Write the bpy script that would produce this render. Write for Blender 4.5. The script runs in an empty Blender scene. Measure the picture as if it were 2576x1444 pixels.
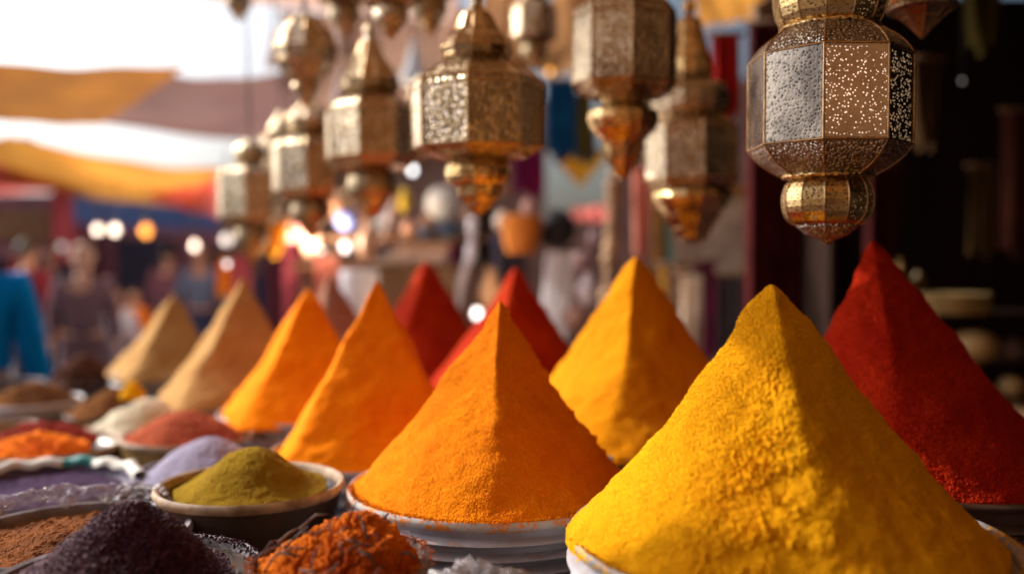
import bpy, bmesh, math, random
import numpy as np
from mathutils import Vector, Matrix

random.seed(7)
rng = np.random.default_rng(11)
C = bpy.context.scene.collection
R = math.radians
W0, H0, F0 = 2576.0, 1444.0, 2290.0
CAMZ = 1.45
PITCH = math.atan(72.0 / F0)
TABLE = 0.95

def P(u, v, D):
    """the point at forward distance D that is seen in direction (u, v)"""
    a, b = (u - W0 / 2) / F0, -(v - H0 / 2) / F0
    fy = math.cos(PITCH) + b * math.sin(PITCH)
    fz = -math.sin(PITCH) + b * math.cos(PITCH)
    k = D / fy
    return Vector((a * k, D, CAMZ + fz * k))

# ------------------------------------------------------------------ noise
def _hash(ix, iy, iz, s):
    n = (ix * 374761393 + iy * 668265263 + iz * 2147483647 + s * 1274126177) & 0xffffffff
    n = ((n ^ (n >> 13)) * 1274126177) & 0xffffffff
    n = (n ^ (n >> 16)) & 0xffffff
    return n / float(0xffffff)
def vnoise(p, s=0):
    i = np.floor(p).astype(np.int64); f = p - i; f = f * f * (3 - 2 * f)
    r = 0
    for dx in (0, 1):
        for dy in (0, 1):
            for dz in (0, 1):
                w = (f[:, 0] if dx else 1 - f[:, 0]) * (f[:, 1] if dy else 1 - f[:, 1]) * (f[:, 2] if dz else 1 - f[:, 2])
                r = r + w * _hash(i[:, 0] + dx, i[:, 1] + dy, i[:, 2] + dz, s)
    return r * 2 - 1
def pebble(p, s=0):
    """rounded grains: 1 at a grain's centre, 0 in the gaps"""
    i = np.floor(p - .5).astype(np.int64); best = np.full(len(p), 9.0)
    for dx in (0, 1):
        for dy in (0, 1):
            for dz in (0, 1):
                a, b, c = i[:, 0] + dx, i[:, 1] + dy, i[:, 2] + dz
                q = np.stack([a + .15 + .7 * _hash(a, b, c, s), b + .15 + .7 * _hash(a, b, c, s + 7), c + .15 + .7 * _hash(a, b, c, s + 13)], -1)
                best = np.minimum(best, ((q - p) ** 2).sum(-1))
    return np.clip(1 - np.sqrt(best) * 1.45, 0, 1)
def fbm(p, o=3, s=0):
    r, a = 0, 1.0
    for k in range(o):
        r = r + a * vnoise(p * (2.03 ** k) + 17.3 * k, s + k); a *= .5
    return r

# ------------------------------------------------------------------ materials
def mat(name):
    m = bpy.data.materials.new(name); m.use_nodes = True
    nt = m.node_tree; b = nt.nodes['Principled BSDF']
    return m, nt, b
def N(nt, t, **kw):
    n = nt.nodes.new(t)
    for k, v in kw.items():
        if k in n.inputs.keys(): n.inputs[k].default_value = v
        else: setattr(n, k, v)
    return n
def c4(c): return (c[0], c[1], c[2], 1)
def ramp(nt, src, p0, p1, c0, c1):
    r = N(nt, 'ShaderNodeValToRGB')
    r.color_ramp.elements[0].position = p0; r.color_ramp.elements[1].position = p1
    r.color_ramp.elements[0].color = c4(c0); r.color_ramp.elements[1].color = c4(c1)
    nt.links.new(src, r.inputs[0]); return r
def mixc(nt, fac, a, b):
    m = N(nt, 'ShaderNodeMix', data_type='RGBA')
    if isinstance(fac, float): m.inputs[0].default_value = fac
    else: nt.links.new(fac, m.inputs[0])
    for s, i in ((a, 6), (b, 7)):
        if isinstance(s, tuple): m.inputs[i].default_value = c4(s)
        else: nt.links.new(s, m.inputs[i])
    return m.outputs[2]
def powder(name, c1, c2, sc=260, bump=.5, rough=1.0, dist=.003, spk=None):
    m, nt, b = mat(name)
    tc = N(nt, 'ShaderNodeTexCoord')
    n1 = N(nt, 'ShaderNodeTexNoise', Scale=9.0, Detail=5.0)
    n2 = N(nt, 'ShaderNodeTexNoise', Scale=sc, Detail=3.0)
    vo = N(nt, 'ShaderNodeTexVoronoi', Scale=sc * 1.3)
    for n in (n1, n2, vo): nt.links.new(tc.outputs['Object'], n.inputs['Vector'])
    r1 = ramp(nt, n1.outputs[0], .35, .65, c1, c2)
    r2 = ramp(nt, n2.outputs[0], .35, .7, (.82, .82, .82), (1.10, 1.10, 1.10))
    mm = N(nt, 'ShaderNodeMix', data_type='RGBA', blend_type='MULTIPLY'); mm.inputs[0].default_value = 1
    nt.links.new(r1.outputs[0], mm.inputs[6]); nt.links.new(r2.outputs[0], mm.inputs[7])
    out = mm.outputs[2]
    if spk:
        wn = N(nt, 'ShaderNodeTexVoronoi', Scale=max(sc * .9, 360))
        nt.links.new(tc.outputs['Object'], wn.inputs['Vector'])
        sp = N(nt, 'ShaderNodeSeparateColor'); nt.links.new(wn.outputs['Color'], sp.inputs[0])
        rr = ramp(nt, sp.outputs[0], .72, .8, (0, 0, 0), (1, 1, 1))
        out = mixc(nt, rr.outputs[0], out, spk)
    nt.links.new(out, b.inputs['Base Color'])
    b.inputs['Roughness'].default_value = rough
    b.inputs['Specular IOR Level'].default_value = .1
    ad = N(nt, 'ShaderNodeMath', operation='ADD')
    nt.links.new(n2.outputs[0], ad.inputs[0]); nt.links.new(vo.outputs[0], ad.inputs[1])
    bp = N(nt, 'ShaderNodeBump', Strength=bump, Distance=dist)
    nt.links.new(ad.outputs[0], bp.inputs['Height']); nt.links.new(bp.outputs[0], b.inputs['Normal'])
    return m
def cloth_mat(name, c1, c2, tr=.5, sc=3.0, stripes=None):
    m, nt, b = mat(name)
    tc = N(nt, 'ShaderNodeTexCoord')
    n1 = N(nt, 'ShaderNodeTexNoise', Scale=sc, Detail=4.0); nt.links.new(tc.outputs['Object'], n1.inputs[0])
    col = ramp(nt, n1.outputs[0], .35, .65, c1, c2).outputs[0]
    if stripes:
        wv = N(nt, 'ShaderNodeTexWave', Scale=stripes[1]); wv.bands_direction = stripes[2]
        wv.inputs['Distortion'].default_value = .6
        nt.links.new(tc.outputs['Object'], wv.inputs[0])
        col = mixc(nt, ramp(nt, wv.outputs[1], .45, .55, (0, 0, 0), (1, 1, 1)).outputs[0], col, stripes[0])
    nt.links.new(col, b.inputs['Base Color']); b.inputs['Roughness'].default_value = .95
    b.inputs['Specular IOR Level'].default_value = .1
    n2 = N(nt, 'ShaderNodeTexNoise', Scale=400.0); nt.links.new(tc.outputs['Object'], n2.inputs[0])
    bp = N(nt, 'ShaderNodeBump', Strength=.3, Distance=.002); nt.links.new(n2.outputs[0], bp.inputs['Height'])
    nt.links.new(bp.outputs[0], b.inputs['Normal'])
    if tr > 0:
        t = N(nt, 'ShaderNodeBsdfTranslucent'); nt.links.new(col, t.inputs[0])
        mx = N(nt, 'ShaderNodeMixShader'); mx.inputs[0].default_value = tr
        nt.links.new(b.outputs[0], mx.inputs[1]); nt.links.new(t.outputs[0], mx.inputs[2])
        nt.links.new(mx.outputs[0], nt.nodes['Material Output'].inputs[0])
    return m
def metal(name, c1, c2, rough=.32, sc=150, emb=.5, dist=.0015, met=1.0, hole=None, big=14.0):
    m, nt, b = mat(name)
    tc = N(nt, 'ShaderNodeTexCoord')
    n1 = N(nt, 'ShaderNodeTexNoise', Scale=big, Detail=6.0); nt.links.new(tc.outputs['Object'], n1.inputs[0])
    vo = N(nt, 'ShaderNodeTexVoronoi', Scale=sc); nt.links.new(tc.outputs['Object'], vo.inputs['Vector'])
    vo.inputs['Randomness'].default_value = .85
    col = ramp(nt, n1.outputs[0], .38, .66, c1, c2).outputs[0]
    spot = ramp(nt, vo.outputs[0], .22, .34, (1, 1, 1), (0, 0, 0))
    if hole is not None:
        col = mixc(nt, spot.outputs[0], col, hole)
    nt.links.new(col, b.inputs['Base Color'])
    b.inputs['Metallic'].default_value = met
    rr = ramp(nt, n1.outputs[0], .3, .7, (rough * .75,) * 3, (rough * 1.35,) * 3)
    nt.links.new(rr.outputs[0], b.inputs['Roughness'])
    bp = N(nt, 'ShaderNodeBump', Strength=emb, Distance=dist)
    nt.links.new(vo.outputs[0], bp.inputs['Height']); nt.links.new(bp.outputs[0], b.inputs['Normal'])
    return m
def pierced(name, c1, c2, rough=.3, sc=165, lo=.27, hi=.33, holemix=1.0):
    """sheet metal with real see-through holes"""
    m = metal(name, c1, c2, rough, sc, .3, .001)
    nt = m.node_tree
    vo = [n for n in nt.nodes if n.type == 'TEX_VORONOI'][0]
    r = ramp(nt, vo.outputs[0], lo, hi, (holemix,) * 3, (0, 0, 0))
    t = N(nt, 'ShaderNodeBsdfTransparent'); mx = N(nt, 'ShaderNodeMixShader')
    nt.links.new(r.outputs[0], mx.inputs[0]); nt.links.new(nt.nodes['Principled BSDF'].outputs[0], mx.inputs[1])
    nt.links.new(t.outputs[0], mx.inputs[2]); nt.links.new(mx.outputs[0], nt.nodes['Material Output'].inputs[0])
    return m
def plain(name, c1, c2=None, rough=.6, met=0.0, sc=12.0, bump=.2, spec=.4, stretch=None, dist=.004):
    m, nt, b = mat(name); c2 = c2 or tuple(x * .7 for x in c1)
    tc = N(nt, 'ShaderNodeTexCoord'); mp = N(nt, 'ShaderNodeMapping')
    if stretch: mp.inputs['Scale'].default_value = stretch
    nt.links.new(tc.outputs['Object'], mp.inputs[0])
    n1 = N(nt, 'ShaderNodeTexNoise', Scale=sc, Detail=6.0); nt.links.new(mp.outputs[0], n1.inputs[0])
    nt.links.new(ramp(nt, n1.outputs[0], .35, .68, c1, c2).outputs[0], b.inputs['Base Color'])
    nt.links.new(ramp(nt, n1.outputs[0], .3, .7, (rough * .8,) * 3, (min(1, rough * 1.2),) * 3).outputs[0], b.inputs['Roughness'])
    b.inputs['Metallic'].default_value = met; b.inputs['Specular IOR Level'].default_value = spec
    bp = N(nt, 'ShaderNodeBump', Strength=bump, Distance=dist); nt.links.new(n1.outputs[0], bp.inputs['Height'])
    nt.links.new(bp.outputs[0], b.inputs['Normal'])
    return m
def glow(name, c, s):
    m, nt, b = mat(name)
    b.inputs['Base Color'].default_value = c4(c); b.inputs['Emission Color'].default_value = c4(c)
    b.inputs['Emission Strength'].default_value = s
    return m
def film(name, tint=(.9, .9, .95), a=.45):
    """crinkled clear plastic"""
    m, nt, b = mat(name)
    tc = N(nt, 'ShaderNodeTexCoord')
    n1 = N(nt, 'ShaderNodeTexNoise', Scale=38.0, Detail=4.0, Distortion=1.2); nt.links.new(tc.outputs['Object'], n1.inputs[0])
    b.inputs['Base Color'].default_value = c4(tint); b.inputs['Roughness'].default_value = .18
    b.inputs['Specular IOR Level'].default_value = .8
    nt.links.new(ramp(nt, n1.outputs[0], .35, .7, (a * .35,) * 3, (min(1, a * 1.7),) * 3).outputs[0], b.inputs['Alpha'])
    bp = N(nt, 'ShaderNodeBump', Strength=.9, Distance=.012); nt.links.new(n1.outputs[0], bp.inputs['Height'])
    nt.links.new(bp.outputs[0], b.inputs['Normal'])
    return m

# ------------------------------------------------------------------ objects
def tag(o, label=None, cat=None, group=None, kind=None):
    if label: o['label'] = label
    if cat: o['category'] = cat
    if group: o['group'] = group
    if kind: o['kind'] = kind
    return o
def thing(name, label, cat, loc=(0, 0, 0), rz=0, group=None):
    o = bpy.data.objects.new(name, None); C.objects.link(o)
    o.empty_display_size = .05
    o.location = loc; o.rotation_euler = (0, 0, rz)
    return tag(o, label, cat, group)
def mesh(name, verts, faces, m=None, parent=None, smooth=True, loc=None, rz=0, sharp=None):
    me = bpy.data.meshes.new(name)
    me.from_pydata([tuple(v) for v in verts], [], [tuple(f) for f in faces])
    if m: me.materials.append(m)
    if smooth: me.polygons.foreach_set('use_smooth', [True] * len(me.polygons))
    if sharp: me.set_sharp_from_angle(angle=R(sharp))
    me.update()
    o = bpy.data.objects.new(name, me); C.objects.link(o)
    if parent: o.parent = parent
    if loc is not None: o.location = loc
    o.rotation_euler = (0, 0, rz)
    return o
def grid_faces(nr, na, wrap=True, off=0):
    i = np.arange(nr - 1)[:, None]; j = np.arange(na if wrap else na - 1)[None, :]
    a = i * na + j; b = i * na + (j + 1) % na
    return (np.stack([a, b, b + na, a + na], -1).reshape(-1, 4) + off)
def mesh_np(name, V, Fq, m, parent=None, smooth=True, loc=None, rz=0):
    me = bpy.data.meshes.new(name)
    nv, nf = len(V), len(Fq)
    me.vertices.add(nv); me.vertices.foreach_set('co', np.asarray(V, dtype=np.float32).ravel())
    me.loops.add(nf * 4); me.loops.foreach_set('vertex_index', np.asarray(Fq, dtype=np.int32).ravel())
    me.polygons.add(nf); me.polygons.foreach_set('loop_start', np.arange(0, nf * 4, 4, dtype=np.int32))
    me.polygons.foreach_set('loop_total', np.full(nf, 4, dtype=np.int32))
    me.polygons.foreach_set('use_smooth', np.full(nf, smooth))
    me.update(calc_edges=True); me.validate()
    if m: me.materials.append(m)
    o = bpy.data.objects.new(name, me); C.objects.link(o)
    if parent: o.parent = parent
    if loc is not None: o.location = loc
    o.rotation_euler = (0, 0, rz)
    return o
def lathe(name, prof, m, parent=None, n=64, loc=None, rz=0, smooth=True, sharp=40, wob=0, seed=0, cap=False):
    V, Fs = [], []
    for k, (r, z) in enumerate(prof):
        for j in range(n):
            a = 2 * math.pi * j / n
            rr = r * (1 + wob * math.sin(3 * a + seed) * .6 + wob * math.sin(5 * a + seed * 2.1) * .4)
            V.append((rr * math.cos(a), rr * math.sin(a), z + wob * .25 * r * math.sin(2 * a + seed)))
    for k in range(len(prof) - 1):
        for j in range(n):
            Fs.append((k * n + j, (k + 1) * n + j, (k + 1) * n + (j + 1) % n, k * n + (j + 1) % n))
    if cap:
        Fs.append(tuple(range(n))); Fs.append(tuple(reversed(range((len(prof) - 1) * n, len(prof) * n))))
    return mesh(name, V, [f[::-1] for f in Fs], m, parent, smooth, loc, rz, sharp if smooth else None)
def tube(name, pts, r, m, parent=None, n=8, closed=False, taper=None):
    pts = [Vector(p) for p in pts]; V, Fs = [], []
    up = Vector((0, 0, 1))
    for i, p in enumerate(pts):
        a = pts[max(i - 1, 0)]; b = pts[min(i + 1, len(pts) - 1)]
        if closed: a = pts[i - 1]; b = pts[(i + 1) % len(pts)]
        d = (b - a).normalized()
        x = d.cross(up if abs(d.z) < .9 else Vector((1, 0, 0))).normalized(); y = d.cross(x)
        rr = r * (taper[i] if taper else 1)
        for j in range(n):
            t = 2 * math.pi * j / n
            V.append(p + (x * math.cos(t) + y * math.sin(t)) * rr)
    L = len(pts)
    for i in range(L if closed else L - 1):
        for j in range(n):
            i2 = (i + 1) % L
            Fs.append((i * n + j, i * n + (j + 1) % n, i2 * n + (j + 1) % n, i2 * n + j))
    if not closed:
        Fs.append(tuple(range(n))[::-1]); Fs.append(tuple(range((L - 1) * n, L * n)))
    return mesh(name, V, Fs, m, parent)
def box(name, s, m, parent=None, loc=(0, 0, 0), rz=0, bev=.004):
    bm = bmesh.new(); bmesh.ops.create_cube(bm, size=1)
    bmesh.ops.scale(bm, vec=s, verts=bm.verts)
    if bev: bmesh.ops.bevel(bm, geom=bm.edges[:], offset=bev, segments=2, affect='EDGES')
    me = bpy.data.meshes.new(name); bm.to_mesh(me); bm.free(); me.materials.append(m)
    o = bpy.data.objects.new(name, me); C.objects.link(o); o.location = loc; o.rotation_euler = (0, 0, rz)
    if parent: o.parent = parent
    return o

# ---- heaps of spice
def heap(name, label, cat, m, u, v, D, Rb, apex, p0=1.12, p1=1.75, flare=.14, rnd=.02, rot=0, nr=90, na=160,
         disp=None, seed=0, group=None, dome=0.0, z0=None, below=.012, bow=0.0):
    """u,v,D: centre of its base. apex=(u,v): where its tip is seen (same depth)."""
    base = P(u, v, D)
    if z0 is not None: base.z = z0
    tip = P(apex[0], apex[1], D); h = tip.z - base.z; ax = tip.x - base.x
    rot = rot - math.atan2(base.x, D)
    t = np.linspace(.0, 1.0, nr) ** .9
    th = np.linspace(0, 2 * np.pi, na, endpoint=False)
    th = th - (.6 * np.sin(th) if na > 300 else 0) - np.pi / 2 - math.atan2(base.x, D) - rot
    T, TH = np.meshgrid(t, th, indexing='ij'); T = T.ravel(); TH = TH.ravel()
    s = np.clip((T - .45) / .55, 0, 1); s = s * s * (3 - 2 * s)
    p = p0 + (p1 - p0) * s
    cc = np.sqrt(np.cos(TH) ** 2 + .002); ss = np.sqrt(np.sin(TH) ** 2 + .002)
    q = (cc ** p + ss ** p) ** (-1 / p)
    pr = T * (1 - flare) + flare * T ** 5 + bow * T * (1 - T)
    rr = Rb * pr * q
    zz = np.sqrt(T * T + rnd * rnd) - rnd
    zz = (1 - dome) * zz / (zz.max()) + dome * (1 - np.cos(T * np.pi / 2 * 1.15)) / (1 - math.cos(math.pi / 2 * 1.15))
    Z = h * (1 - zz)
    rot = rot + .05 * vnoise(np.stack([T * 4.5, np.full_like(T, seed * 1.7), T * 0], -1), seed) + .02 * vnoise(np.stack([T * 17, np.full_like(T, seed * 2.7), T * 0], -1), seed)
    X = rr * np.cos(TH + rot) + ax * (1 - T); Y = rr * np.sin(TH + rot)
    slope = math.atan2(Rb * .8, h)
    Nn = np.stack([np.cos(TH + rot) * math.cos(slope), np.sin(TH + rot) * math.cos(slope), np.full_like(T, math.sin(slope))], -1)
    V = np.stack([X, Y, Z], -1)
    d = fbm(V * 12 + seed * 3.1, 3, seed) * .0055 + fbm(V * 60 + seed, 2, seed + 5) * .0012
    if disp: d = d + disp(V, T, TH + rot + math.atan2(base.x, D), seed)
    V = V + Nn * (d * np.clip(T * 12, 0, 1))[:, None]
    V[-na:, 2] = -below
    V[-2 * na:-na, 2] = np.minimum(V[-2 * na:-na, 2], .004)
    o = mesh_np(name, V, grid_faces(nr, na)[:, ::-1], m, None, True, base)
    return tag(o, label, cat, group)

def tub(label, u, v, D, r, m, rimm, ribs=6, z0=None, base=TABLE, group=None, name='spice_tub', wob=.004):
    c = P(u, v, D); top = c.z if z0 is None else z0
    t = thing(name, label, 'tub', (c.x, D, base), group=group)
    h = top - base; prof = [(r * .86, .001)]
    nn = ribs * 12
    for k in range(nn + 1):
        f = k / nn
        z = .004 + f * (h - .016)
        rr = r * (.88 + .10 * f) + .011 * math.sin(f * ribs * 2 * math.pi) * (1 if .02 < f < .97 else 0)
        prof.append((rr, z))
    prof += [(r * .965, h - .012), (r * .955, h - .03), (r * .93, h - .05), (.001, h - .052)]
    lathe('body', prof, m, t, 96, wob=wob, seed=u)
    lathe('rim', [(r * .965, h - .014), (r * .985, h - .012), (r * 1.0, h - .008), (r * 1.002, h - .002), (r * .992, h + .002),
                  (r * .978, h + .001), (r * .966, h - .006), (r * .965, h - .014)], rimm, t, 96, wob=wob, seed=u)
    return t, top
def bowl(label, u, v, D, r, m, rimm, base=TABLE, foot=.45, group=None, name='spice_bowl', thick=.05, wob=.006, fill=.35, z0=None, rimh=1.0):
    c = P(u, v, D); top = c.z if z0 is None else z0; h = top - base
    t = thing(name, label, 'bowl', (c.x, D, base), group=group)
    prof = [(r * foot, .001), (r * foot, .006)]
    for k in range(9):
        a = k / 8 * math.pi / 2
        prof.append((r * (foot + (.97 - foot) * math.sin(a)), .008 + (h - .012) * (1 - math.cos(a)) ** .8))
    prof += [(r * (1 - thick), h - .004)]
    for k in range(1, 6):
        a = k / 5 * math.pi / 2
        prof.append((r * (1 - thick) * (math.cos(a)) + .0005, h - .006 - fill * h * math.sin(a)))
    lathe('body', prof, m, t, 80, wob=wob, seed=u)
    lathe('rim', [(r * .96, h - .010), (r * 1.0, h - .008), (r * 1.025, h - .002), (r * 1.02, h + .004 * rimh), (r * 1.0, h + .007 * rimh),
                  (r * .965, h + .005 * rimh), (r * .94, h - .002), (r * .945, h - .010), (r * .96, h - .010)], rimm, t, 80, wob=wob, seed=u)
    return t, top

# ================================================================== CAMERA, SKY, SUN
cd = bpy.data.cameras.new('camera'); cam = bpy.data.objects.new('camera', cd); C.objects.link(cam)
cam.location = (0, 0, CAMZ); cam.rotation_euler = (R(90) - PITCH, 0, 0)
cd.sensor_width = 36; cd.lens = 36 * F0 / W0; cd.clip_end = 3000; cd.clip_start = .02
cd.dof.use_dof = True; cd.dof.focus_distance = 1.16; cd.dof.aperture_fstop = 1.25
bpy.context.scene.camera = cam
SUN_A, SUN_E = R(65), R(35)
S = Vector((-math.cos(SUN_E) * math.sin(SUN_A), math.cos(SUN_E) * math.cos(SUN_A), math.sin(SUN_E)))
w = bpy.data.worlds.new('World'); bpy.context.scene.world = w; w.use_nodes = True
nt = w.node_tree; bg = nt.nodes['Background']
sky = nt.nodes.new('ShaderNodeTexSky'); sky.sky_type = 'NISHITA'; sky.sun_disc = False
sky.sun_elevation = SUN_E; sky.sun_rotation = -SUN_A
sky.air_density = 1.0; sky.dust_density = 4.5; sky.ozone_density = 1.0
bg.inputs[1].default_value = .078
# broad white glow added to the sky around the sun, brightens left faces
geo = nt.nodes.new('ShaderNodeTexCoord'); dp = nt.nodes.new('ShaderNodeVectorMath'); dp.operation = 'DOT_PRODUCT'
nt.links.new(geo.outputs['Generated'], dp.inputs[0]); dp.inputs[1].default_value = S
mx0 = nt.nodes.new('ShaderNodeMath'); mx0.operation = 'MAXIMUM'; nt.links.new(dp.outputs['Value'], mx0.inputs[0]); mx0.inputs[1].default_value = 0
pw = nt.nodes.new('ShaderNodeMath'); pw.operation = 'POWER'; nt.links.new(mx0.outputs[0], pw.inputs[0]); pw.inputs[1].default_value = 4.5
hz = nt.nodes.new('ShaderNodeVectorMath'); hz.operation = 'SCALE'; hz.inputs[0].default_value = (64, 62.5, 64); nt.links.new(pw.outputs[0], hz.inputs['Scale'])
ad0 = nt.nodes.new('ShaderNodeVectorMath'); ad0.operation = 'ADD'; nt.links.new(sky.outputs[0], ad0.inputs[0]); nt.links.new(hz.outputs[0], ad0.inputs[1])
nt.links.new(ad0.outputs[0], bg.inputs[0])
sl = bpy.data.lights.new('sun', 'SUN'); sl.energy = 5.0; sl.angle = R(.9); sl.color = (1, .95, .86)
so = bpy.data.objects.new('sun', sl); C.objects.link(so)
so.rotation_euler = S.to_track_quat('Z', 'Y').to_euler()
so.location = (-5, 4, 6)
sc = bpy.context.scene
sc.view_settings.view_transform = 'Standard'; sc.view_settings.look = 'None'; sc.view_settings.exposure = 0
sc.render.engine = 'CYCLES'; sc.cycles.use_denoising = True; sc.cycles.denoising_prefilter = 'ACCURATE'; sc.cycles.use_adaptive_sampling = False
sc.cycles.max_bounces = 8; sc.cycles.transparent_max_bounces = 12; sc.cycles.sample_clamp_indirect = 3; sc.cycles.use_light_tree = True; sc.cycles.blur_glossy = 1.0

# ================================================================== MATERIALS
M = {}
M['yellow'] = powder('yellow_powder', (.94, .45, .004), (.86, .36, .003), 420, .75, dist=.004, spk=(.82, .37, .003))
M['orange'] = powder('orange_powder', (.94, .28, .002), (.86, .21, .002), 420, .75, dist=.004, spk=(.80, .19, .001))
M['amber'] = powder('amber_powder', (.90, .25, .001), (.86, .20, .001), 300, .3)
M['ochre'] = powder('ochre_powder', (.74, .28, .002), (.66, .23, .002), 300, .35)
M['red'] = powder('red_powder', (.60, .034, .004), (.44, .014, .003), 400, .8, dist=.004, spk=(.38, .010, .002))
M['redd'] = powder('dark_red_powder', (.46, .035, .003), (.36, .014, .002), 330, .4)
M['tan'] = powder('tan_powder', (.50, .28, .10), (.38, .19, .06), 300, .4)
M['tanb'] = powder('mauve_powder', (.42, .22, .14), (.34, .16, .11), 300, .4)
M['olive'] = powder('olive_powder', (.27, .16, .005), (.20, .11, .004), 420, .6)
M['lav'] = powder('lavender_powder', (.30, .27, .36), (.24, .21, .30), 420, .5)
M['brick'] = powder('brick_powder', (.36, .075, .028), (.26, .045, .02), 420, .5)
M['cream'] = powder('cream_seed', (.95, .86, .66), (.85, .70, .48), 110, 1.0, dist=.008)
M['brown'] = powder('brown_powder', (.26, .10, .025), (.15, .055, .018), 160, .8, dist=.006)
M['dbrown'] = powder('dark_brown_powder', (.16, .065, .04), (.10, .04, .028), 160, .8, dist=.006)
M['rust'] = powder('rust_powder', (.20, .062, .014), (.11, .034, .010), 240, .8)
M['hot'] = powder('orange_flakes', (.85, .22, .005), (.6, .09, .004), 150, .8)
M['chili'] = powder('chili_flakes', (.25, .02, .008), (.15, .012, .006), 150, .8)
M['crumb'] = powder('rust_orange_crumbs', (.78, .19, .008), (.46, .07, .006), 300, .9, dist=.004)
M['seed'] = powder('purple_black_seed', (.060, .013, .032), (.032, .007, .018), 230, 1.0, .6, .006, spk=(.11, .035, .045))
M['seed'].node_tree.nodes['Principled BSDF'].inputs['Specular IOR Level'].default_value = .15
M['tubw'] = plain('white_enamel', (.66, .66, .66), (.48, .47, .46), .42, sc=26, bump=.25)
def dusted(name, base, base2, dust, amt=.52, rough=.45, met=0.0):
    m, nt, b = mat(name)
    tc = N(nt, 'ShaderNodeTexCoord')
    n1 = N(nt, 'ShaderNodeTexNoise', Scale=22.0, Detail=7.0, Roughness=.7); nt.links.new(tc.outputs['Object'], n1.inputs[0])
    n2 = N(nt, 'ShaderNodeTexNoise', Scale=150.0, Detail=3.0); nt.links.new(tc.outputs['Object'], n2.inputs[0])
    c = ramp(nt, n1.outputs[0], .35, .7, base, base2).outputs[0]
    mu = N(nt, 'ShaderNodeMath', operation='MULTIPLY'); nt.links.new(n1.outputs[0], mu.inputs[0]); nt.links.new(n2.outputs[0], mu.inputs[1])
    f = ramp(nt, mu.outputs[0], amt * .5, amt * .5 + .07, (0, 0, 0), (1, 1, 1))
    nt.links.new(mixc(nt, f.outputs[0], c, dust), b.inputs['Base Color'])
    b.inputs['Roughness'].default_value = rough; b.inputs['Metallic'].default_value = met
    bp = N(nt, 'ShaderNodeBump', Strength=.4, Distance=.002); nt.links.new(mu.outputs[0], bp.inputs['Height']); nt.links.new(bp.outputs[0], b.inputs['Normal'])
    return m
M['rimy'] = dusted('yellow_dusted_rim', (.32, .31, .31), (.22, .20, .19), (.70, .34, .02), .46)
M['rimo'] = dusted('orange_dusted_rim', (.52, .50, .50), (.36, .33, .31), (.75, .22, .02), .50)
M['tuby'] = dusted('yellow_dusted_enamel', (.40, .39, .42), (.27, .25, .27), (.60, .34, .06), .60, .35)
M['tubo'] = dusted('orange_dusted_enamel', (.36, .36, .41), (.24, .23, .27), (.55, .25, .08), .66, .32)
M['tubg'] = plain('grey_enamel', (.40, .40, .42), (.25, .24, .25), .45, sc=20, bump=.3)
M['tind'] = plain('old_tin', (.20, .15, .13), (.09, .06, .05), .42, .7, sc=18, bump=.5)
M['clay'] = plain('glazed_clay', (.28, .17, .08), (.14, .08, .04), .35, sc=16, bump=.3)
M['clayd'] = plain('dark_clay', (.07, .045, .035), (.04, .025, .02), .4, sc=16, bump=.3)
M['rimc'] = plain('worn_rim', (.46, .34, .22), (.20, .12, .07), .55, sc=30, bump=.3)
M['rimg'] = plain('grey_rim', (.22, .19, .21), (.12, .10, .11), .75, sc=30, bump=.4)
M['gold'] = plain('gilt_tin', (.62, .42, .16), (.42, .25, .08), .35, .6, sc=22)
M['white'] = plain('white_plate', (.74, .73, .74), (.60, .58, .60), .35, sc=10, bump=.05)
M['purple'] = plain('purple_plastic', (.10, .07, .13), (.06, .04, .08), .4, sc=10, bump=.05)
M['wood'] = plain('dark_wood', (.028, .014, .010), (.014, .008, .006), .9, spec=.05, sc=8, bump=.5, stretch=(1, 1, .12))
M['woodh'] = plain('board_wood', (.10, .055, .03), (.045, .025, .015), .7, sc=8, bump=.5, stretch=(.12, 1, 1))
M['woodm'] = plain('brown_wood', (.22, .11, .05), (.12, .06, .03), .7, sc=8, bump=.5, stretch=(1, 1, .12))
M['bark'] = plain('twig_bark', (.12, .06, .04), (.05, .025, .02), .8, sc=90, bump=.6)
M['film'] = film('clear_film', (.62, .60, .66), .32)
M['cord'] = plain('black_cord', (.03, .025, .02), (.02, .015, .01), .7)

# ================================================================== SETTING
def struct(o): o['kind'] = 'structure'; return o
g = mesh('street_ground', [(-900, -300, 0), (900, -300, 0), (900, 1500, 0), (-900, 1500, 0)], [(0, 1, 2, 3)],
         plain('dusty_paving', (.12, .085, .075), (.08, .055, .05), .9, sc=1.2, bump=.3), smooth=False); struct(g)

# ================================================================== THE TABLE
tb = thing('market_table', 'long dark wooden market table under all the spice bowls', 'table', (0, 0, 0))
for k in range(9):
    box('plank', (3.3, .335, .03), M['woodh'], tb, (-.45, .62 + k * .34, TABLE - .026 - .0007 * (k % 2)))
for x, y in ((-1.95, .6), (1.05, .6), (-1.95, 3.2), (1.05, 3.2)):
    box('leg', (.07, .07, TABLE - .036), M['wood'], tb, (x, y, (TABLE - .036) / 2))
tcv = []
nx, ny = 60, 60
for j in range(ny):
    for i in range(nx):
        x = -2.15 + 3.4 * i / (nx - 1); y = .42 + 2.98 * j / (ny - 1)
        tcv.append((x, y, TABLE - .003 + .0015 * math.sin(9 * x + 3 * y)))
o = mesh('table_cloth', tcv, [(j * nx + i, j * nx + i + 1, (j + 1) * nx + i + 1, (j + 1) * nx + i) for j in range(ny - 1) for i in range(nx - 1)],
         cloth_mat('dark_table_cloth', (.035, .02, .03), (.05, .03, .035), 0)); tag(o, 'dark cloth spread over the market table', 'tablecloth')

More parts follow.
